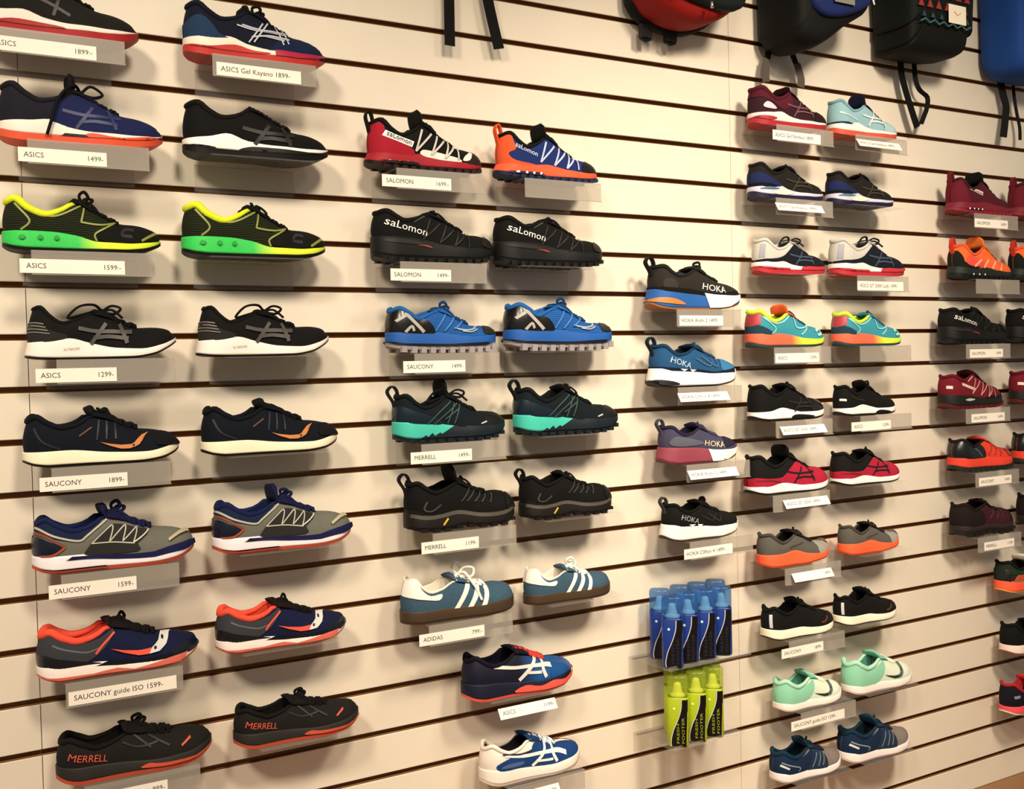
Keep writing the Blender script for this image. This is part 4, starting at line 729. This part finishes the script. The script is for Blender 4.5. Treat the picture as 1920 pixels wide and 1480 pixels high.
def make_shelf(lip):
    r = empty('shoe_shelf')
    b = MB()   # plate with two slots
    xs = [-SW/2, -.048, -.018, .018, .048, SW/2]; ys = [SY0, -.098, -.082, SY1]
    for i in range(5):
        for j in range(3):
            if j == 1 and i in (1, 3): continue
            b.box(xs[i], xs[i+1], ys[j], ys[j+1], -ST, 0)
    weld(b.build('shelf_plate', M_ACRYL, r))
    b = MB(); b.box(-SW/2, SW/2, SY1-.001, -.0005, -.055, -.001); b.box(-SW/2+.01, SW/2-.01, -.0005, .012, -.056, -.052)
    b.build('back_flange', M_ACRYL, r)
    if lip:
        b = MB(); b.box(-SW/2, SW/2, SY0-.0022, SY0-.0002, -.043, .0); b.box(-SW/2, SW/2, SY0-.006, SY0-.0022, -.0445, -.0425)
        b.build('label_holder', M_LIP, r)
    return r
def copy_thing(src, loc, label, sc=1.0):
    c = src.copy(); COL.objects.link(c); c.location = loc; c['label'] = label; c.scale = (sc, sc, sc)
    for ch in src.children:
        d = ch.copy(); COL.objects.link(d); d.parent = c
    return c
used = {}
def place(kind, maker, loc, label, sc=1.0):
    if kind not in used:
        o = maker(); used[kind] = o; o.location = loc; o.scale = (sc, sc, sc); o['label'] = label; return o
    return copy_thing(used[kind], loc, label, sc)

for key, (model, xh, sc, desc) in SHOES.items():
    col, row = key[0], int(key[1:])
    z = shelf_z(col, row)
    o = place(model, lambda: build_shoe(MODELS[model], sum(map(ord, model))), (xh, YC, z), desc, sc)
    o['category'] = 'shoe'; o['group'] = 'shoes displayed on the slatwall'
    o.location.z = z - o['zmin']*sc + .0004
    sx = xh + .037 + SW/2
    lip = key not in NOLIP
    if key == 'C7': sx = xh + .15
    sh = place('shelf_%d' % lip, lambda: make_shelf(lip), (sx, 0, z), 'clear shelf under the ' + desc)
    sh['category'] = 'shelf'; sh['group'] = 'clear acrylic shoe shelves'
for o in bpy.data.objects:
    if 'zmin' in o.keys(): del o['zmin']

# price labels
M_PAPER = mat('F4EBDD', 'paper'); M_INK = mat('2A2420', 'print')
for key, (x0, x1, words, price, leanout) in PRICES.items():
    col, row = key[0], int(key[1:]); z = shelf_z(col, row)
    w = x1-x0; h = .0255; t = .0005
    root = empty('price_label', ((x0+x1)/2, SY0-.0030, z-.0415), 'price label under the ' + SHOES[key][3], 'price label', 'price labels on the shelves')
    b = MB(); b.box(-w/2, w/2, -t, 0, 0, h); pp = b.build('paper', M_PAPER, root)
    def put(s, xl, width, hh, name):
        if not s: return
        v, f, asp = text_geo(s); sc = min(width, hh/asp)
        mesh_obj(name, [(xl+a*sc, -t-.0002, h*.34+c*sc) for a, c in v], f, M_INK, pp)
    if price:
        put(words, -w*.44, w*.46, .0096, 'lettering'); v, f, asp = text_geo(price); put(price, w*.46-min(w*.30, .0092/asp), w*.30, .0092, 'price')
    else: put(words, -w*.45, w*.90, .0100, 'lettering')
    if leanout: root.rotation_euler = (math.radians(-32), 0, 0); root.location.y = SY0-.019; root.location.z = z-.036

# ------------------------------------------------------------------ spray bottles on two clear shelves
def bottle(film, body, dark, pale, txt):
    r = empty('spray_bottle'); W, D, H, HC = .0265, .017, .122, .178
    def S(u, z, off=0):      # front surface
        x = u*W; y = -(D+off)*max(0, 1-abs(u)**3.2)**(1/3.2)
        return Vector((x, y, z))
    def ring(z, s=1.0):
        o = []
        for k in range(24):
            a = 2*PI*k/24; c, n = math.cos(a), math.sin(a)
            o.append((math.copysign(abs(c)**.62, c)*W*s, math.copysign(abs(n)**.62, n)*D*s, z))
        return o
    def lathe(zs, name, m):
        v = [p for z, s in zs for p in ring(z, s)]; n = 24
        f = [(i*n+k, i*n+(k+1) % n, (i+1)*n+(k+1) % n, (i+1)*n+k) for i in range(len(zs)-1) for k in range(n)]
        f += [tuple(range(n-1, -1, -1)), tuple((len(zs)-1)*n+k for k in range(n))]
        return mesh_obj(name, v, f, m, r, True)
    lathe([(0, .9), (.004, 1), (H, 1), (H+.003, .92)], 'bottle_body', body)
    lathe([(H+.003, .97), (H+.01, .99), (HC-.006, .99), (HC-.001, .9), (HC, .8)], 'overcap', film)
    b = MB(); n = 12
    prof = [(.0185, H+.003), (.0185, H+.009), (.013, H+.012), (.0125, H+.015), (.0095, H+.03), (.008, H+.036), (.004, H+.038)]
    v = [(q*math.cos(2*PI*k/n), q*.8*math.sin(2*PI*k/n), z) for q, z in prof for k in range(n)]
    f = [(i*n+k, i*n+(k+1) % n, (i+1)*n+(k+1) % n, (i+1)*n+k) for i in range(len(prof)-1) for k in range(n)]+[tuple((len(prof)-1)*n+k for k in range(n))]
    b.add(v, f); b.build('nozzle', pale, r, True)
    edge = catmull([(.42, H-.002), (.38, .10), (.22, .082), (-.06, .062), (-.36, .044), (-.54, .026), (-.6, .012), (-.55, .003)], 4)
    v = []; NU = 8
    for (u, z) in edge:
        for k in range(NU+1): v.append(S(u+(.985-u)*k/NU, z, .0008))
    f = [(i*(NU+1)+k, (i+1)*(NU+1)+k, (i+1)*(NU+1)+k+1, i*(NU+1)+k+1) for i in range(len(edge)-1) for k in range(NU)]
    mesh_obj('printed_panel', v, f, dark, r, True)
    v = []
    for (u, z) in edge: v += [S(u-.05, z, .0012), S(u+.03, z, .0012)]
    mesh_obj('swoosh_line', v, [(2*i, 2*i+2, 2*i+3, 2*i+1) for i in range(len(edge)-1)], mat('C9CCD0', 'gloss'), r, True)
    for s_, u0, zlen, hs in ((txt[0], .05, .048, .24), (txt[1], .52, .064, .24)):
        tv, tf, h = text_geo(s_); g = hs/(h)
        mesh_obj('lettering', [S(u0-(c*g-hs*.5), .012+a*zlen, .0016) for a, c in tv], tf, txt[2], r)
    mesh_obj('brand_dot', [S(-.28+.13*math.cos(q*PI/4), .098+.0035*math.sin(q*PI/4), .0010) for q in range(8)], [tuple(range(8))], pale, r)
    return r
def clear_shelf(x0, x1, z, label):
    r = empty('clear_display_shelf', ((x0+x1)/2, 0, z), label, 'shelf'); w = (x1-x0)/2
    b = MB(); b.box(-w, w, -.165, -.002, -.003, 0); b.build('shelf_plate', M_ACRYL, r)
    b = MB(); b.box(-w, w, -.003, -.0005, -.05, -.001); b.box(-w+.01, w-.01, -.0005, .012, -.012, -.008); b.build('back_flange', M_ACRYL, r)
    b = MB(); b.box(-w, w, -.167, -.165, -.003, .008); b.build('front_edge', M_ACRYL, r)
BLUE = [(1.434, -.146, 'blue spray bottle standing foremost on the upper clear shelf'), (1.492, -.136, 'second blue spray bottle in the front row'), (1.551, -.134, 'third blue spray bottle in the front row'), (1.610, -.128, 'rightmost blue spray bottle in the front row'),
        (1.462, -.062, 'blue spray bottle peeking out left behind the foremost bottle'), (1.532, -.058, 'second blue spray bottle of the hidden back row'), (1.590, -.058, 'third blue spray bottle of the hidden back row'), (1.652, -.058, 'rightmost blue spray bottle of the back row')]
GREEN = [(1.446, -.146, 'left lime green spray bottle in the front row'), (1.508, -.143, 'middle lime green spray bottle in the front row'), (1.566, -.140, 'right lime green spray bottle in the front row'),
         (1.500, -.066, 'left lime green spray bottle in the back row'), (1.561, -.066, 'middle lime green spray bottle in the back row'), (1.622, -.066, 'right lime green spray bottle in the back row')]
clear_shelf(1.405, 1.675, .655, 'clear acrylic shelf carrying the blue spray bottles')
clear_shelf(1.415, 1.65, .455, 'clear acrylic shelf carrying the lime green spray bottles')
mk = {'b': lambda: bottle(M_BLUEFILM, mat('2446A8', 'gloss'), mat('15161C', 'gloss'), mat('BFE0EA', 'rubber'), ('FRESH', 'FOOTER', mat('34384A', 'print'))),
      'g': lambda: bottle(M_GREENFILM, mat('A6B81E', 'gloss'), mat('120F0E', 'gloss'), mat('F0EC8A', 'rubber'), ('FRESH', 'FOOTER', mat('96A62E', 'print')))}
for c_, lst, z in (('b', BLUE, .6553), ('g', GREEN, .4553)):
    for x, y, lab in lst:
        o = place('bottle_'+c_, mk[c_], (x, y, z), lab); o.rotation_euler = (0, 0, math.radians(-44)); o['category'] = 'spray bottle'; o['group'] = ('blue' if c_ == 'b' else 'lime green')+' spray bottles on the clear shelf'

# ------------------------------------------------------------------ backpacks hanging along the top
def bag_shell(poly, y0, y1, name, m, parent, sub=4, rings=((0, .9), (.08, .97), (.3, 1), (.7, 1), (.88, .97), (.96, .92), (1, .82)), rot=True):
    p = catmull(poly, sub, True); n = len(p)
    cx = sum(a for a, _ in p)/n; cz = sum(b for _, b in p)/n
    v = [(cx+(a-cx)*s, y0+(y1-y0)*t, cz+(b-cz)*s) for t, s in rings for a, b in p]; R = len(rings)
    v += [(cx+(a-cx)*.4, y1*1.0+(y1-y0)*.03, cz+(b-cz)*.4) for a, b in p]; R += 1
    f = [(i*n+k, (i+1)*n+k, (i+1)*n+(k+1) % n, i*n+(k+1) % n) for i in range(R-1) for k in range(n)]
    f += [tuple(range(n)), tuple((R-1)*n+k for k in range(n-1, -1, -1))]
    return mesh_obj(name, v, f, m, parent, True)
def strap(pts, w, name, m, parent, tilt=0.0):
    pts = catmull(pts, 4); v = []; t = .0012
    for q, p in enumerate(pts):
        a = Vector(pts[min(q+1, len(pts)-1)])-Vector(pts[max(q-1, 0)]); a.normalize()
        side = Vector((math.cos(tilt), -math.sin(tilt), 0)); side = (side-a*side.dot(a)).normalized(); n = a.cross(side)
        for i, j in ((-1, -1), (1, -1), (1, 1), (-1, 1)): v.append(Vector(p)+side*(w/2*i)+n*(t*j))
    f = [(4*q+k, 4*q+(k+1) % 4, 4*q+4+(k+1) % 4, 4*q+4+k) for q in range(len(pts)-1) for k in range(4)]+[(3, 2, 1, 0), tuple(4*(len(pts)-1)+k for k in range(4))]
    return mesh_obj(name, v, f, m, parent)
M_STRAP = mat('14120F', 'bag'); M_BLACKBAG = mat('191815', 'bag')
def hook(x, z, parent):
    b = MB(); b.tube([(x, .012, z), (x, -.03, z), (x, -.06, z+.005), (x, -.065, z+.03)], .004, 8); b.build('hanging_hook', mat('8A8A88', 'metal'), parent, True)
# bag whose straps hang into the top of the frame
r = empty('backpack', (0, 0, 0), 'backpack above the frame with two black straps hanging down', 'backpack', 'backpacks along the top')
bag_shell([(.78, 2.42), (.82, 2.36), (1.0, 2.34), (1.12, 2.37), (1.16, 2.45), (1.15, 2.85), (1.0, 2.92), (.82, 2.88)], -.02, -.17, 'bag_body', mat('2A2C34', 'bag'), r)
strap([(.915, -.03, 2.42), (.910, -.035, 2.3), (.906, -.04, 2.148)], .026, 'strap', M_STRAP, r); strap([(1.0, -.03, 2.42), (1.008, -.035, 2.29), (1.036, -.04, 2.157)], .028, 'strap', M_STRAP, r)
hook(.97, 2.9, r)
# red
r = empty('backpack', (0, 0, 0), 'red backpack with black front pocket and two dangling buckles', 'backpack', 'backpacks along the top')
P = [(1.415, 2.38), (1.43, 2.31), (1.48, 2.275), (1.57, 2.264), (1.66, 2.295), (1.715, 2.35), (1.735, 2.43), (1.735, 2.76), (1.56, 2.85), (1.43, 2.78)]
bag_shell(P, -.02, -.16, 'bag_body', mat('A81E18', 'bag'), r)
bag_shell([(a+(.004 if a > 1.55 else -.004), b-.006) for a, b in P], -.015, -.055, 'back_panel', M_BLACKBAG, r)
bag_shell([(1.452, 2.34), (1.48, 2.312), (1.56, 2.297), (1.65, 2.297), (1.69, 2.33), (1.70, 2.45), (1.66, 2.7), (1.47, 2.7)], -.14, -.185, 'front_pocket', mat('20262A', 'bag'), r)
b = MB(); b.tube([(1.56, -.19, 2.30), (1.56, -.192, 2.285)], .004, 8); b.build('zip_pull', mat('C9C9C6', 'metal'), r, True)
for x in (1.468, 1.548):
    strap([(x, -.025, 2.33), (x, -.035, 2.295), (x, -.04, 2.268)], .022, 'strap', M_STRAP, r)
    b = MB(); b.box(x-.016, x+.016, -.05, -.034, 2.238, 2.272); b.tube([(x-.016, -.042, 2.238), (x, -.042, 2.232), (x+.016, -.042, 2.238)], .005, 6); b.build('buckle', mat('131316', 'rubber'), r)
hook(1.56, 2.82, r)
# black with blue pocket
r = empty('backpack', (0, 0, 0), 'black backpack with blue front pocket and small white logo', 'backpack', 'backpacks along the top')
bag_shell([(1.865, 2.34), (1.872, 2.275), (1.90, 2.252), (1.96, 2.25), (2.06, 2.315), (2.14, 2.365), (2.15, 2.45), (2.13, 2.78), (2.0, 2.88), (1.87, 2.8)], -.02, -.19, 'bag_body', M_BLACKBAG, r)
bag_shell([(1.90, 2.39), (1.91, 2.335), (1.96, 2.318), (2.04, 2.335), (2.12, 2.375), (2.136, 2.43), (2.13, 2.7), (1.90, 2.7)], -.17, -.212, 'front_pocket', mat('25387C', 'bag'), r)
b = MB(); b.add([(2.095, -.2185, 2.40), (2.105, -.2185, 2.40), (2.118, -.2165, 2.368), (2.113, -.2165, 2.366)], [(0, 3, 2, 1)]); b.build('logo', mat('D8DCE4', 'print'), r)
b = MB(); b.box(1.96, 2.035, -.2205, -.2195, 2.352, 2.40); b.build('patch', mat('8C8878', 'print'), r)
for x, s_ in ((1.905, -1), (1.995, 1)):
    strap([(x, -.025, 2.32), (x+.0, -.03, 2.27), (x+.012*s_, -.035, 2.235)], .02, 'strap', M_STRAP, r)
    strap([(x+.012*s_, -.035, 2.24), (x+.022*s_, -.04, 2.2), (x+.02*s_, -.04, 2.175)], .026, 'strap_tab', mat('6A5F58', 'bag'), r)
hook(2.0, 2.86, r)
# dark patterned
r = empty('backpack', (0, 0, 0), 'black backpack with red triangle pattern and square white tag', 'backpack', 'backpacks along the top')
P = [(2.33, 2.36), (2.332, 2.305), (2.35, 2.293), (2.48, 2.292), (2.57, 2.305), (2.592, 2.35), (2.61, 2.45), (2.615, 2.78), (2.47, 2.88), (2.335, 2.8)]
bag_shell(P, -.02, -.165, 'bag_body', M_BLACKBAG, r)
bag_shell([(2.327, 2.40), (2.34, 2.362), (2.47, 2.358), (2.592, 2.364), (2.610, 2.40), (2.618, 2.76), (2.47, 2.82), (2.33, 2.76)], -.018, -.172, 'printed_panel', mat('16201E', 'bag'), r)
zz = []
for i in range(12): zz.append((2.352+.02*i, -.1785, 2.372+(.006 if i % 2 else -.004)))
b = MB(); b.tube(zz, .0028, 5); b.build('zigzag_trim', mat('4F7A80', 'lace'), r)
for j, (z, c_) in enumerate(((2.392, '41565C'), (2.424, 'B03A2C'), (2.458, 'A8342A'))):
    for i in range(7):
        x = 2.355+.038*i+(.0 if j % 2 else .012); q = .012 if j else .008
        if x > 2.572: continue
        b = MB(); b.add([(x-q, -.1795, z-q), (x+q, -.1795, z-q), (x, -.1795, z+q), (x-q, -.176, z-q), (x+q, -.176, z-q), (x, -.176, z+q)], [(0, 1, 2), (3, 5, 4), (0, 3, 4, 1), (1, 4, 5, 2), (2, 5, 3, 0)])
        b.build('triangle_print', mat(c_, 'print'), r)
t_ = MB(); t_.box(2.468, 2.545, -.1835, -.1825, 2.378, 2.432); tg = t_.build('paper_tag', mat('EFE4CC', 'paper'), r)
b = MB(); b.tube([(2.492, -.1842, 2.412), (2.505, -.1842, 2.402), (2.52, -.1842, 2.411)], .0012, 5); b.build('tag_print', mat('C98A78', 'print'), tg)
strap([(2.445, -.03, 2.33), (2.44, -.035, 2.27), (2.452, -.04, 2.215), (2.475, -.045, 2.15), (2.497, -.045, 2.105)], .026, 'strap', M_STRAP, r)
strap([(2.505, -.03, 2.33), (2.503, -.035, 2.26), (2.515, -.04, 2.222), (2.545, -.045, 2.20), (2.535, -.05, 2.165), (2.522, -.05, 2.14), (2.508, -.05, 2.115)], .014, 'strap', M_STRAP, r, 1.0)
hook(2.47, 2.86, r)
# blue
r = empty('backpack', (0, 0, 0), 'bright blue backpack cut by the right edge of the frame', 'backpack', 'backpacks along the top')
bag_shell([(2.825, 2.42), (2.83, 2.33), (2.86, 2.292), (2.95, 2.28), (3.08, 2.29), (3.12, 2.33), (3.13, 2.5), (3.12, 2.85), (2.97, 2.93), (2.83, 2.86)], -.02, -.17, 'bag_body', mat('2458B0', 'bag'), r)
bag_shell([(2.875, 2.42), (2.895, 2.365), (2.95, 2.345), (3.05, 2.345), (3.09, 2.38), (3.09, 2.75), (2.88, 2.75)], -.15, -.195, 'front_pocket', mat('2A62B8', 'shiny'), r)
b = MB(); b.tube([(q[0], -.19, q[1]) for q in catmull([(2.875, 2.55), (2.873, 2.42), (2.893, 2.362), (2.95, 2.34), (3.05, 2.34)], 4)], .003, 6); b.build('piping', mat('3E7ACC', 'lace'), r, True)
strap([(2.915, -.03, 2.33), (2.925, -.035, 2.26), (2.935, -.04, 2.21), (2.92, -.045, 2.15), (2.905, -.05, 2.11)], .022, 'strap', M_STRAP, r, .6)
strap([(2.985, -.03, 2.33), (2.984, -.035, 2.26), (2.99, -.04, 2.2), (2.998, -.045, 2.15), (2.992, -.05, 2.108)], .010, 'strap', M_STRAP, r, .5)
hook(2.97, 2.9, r)
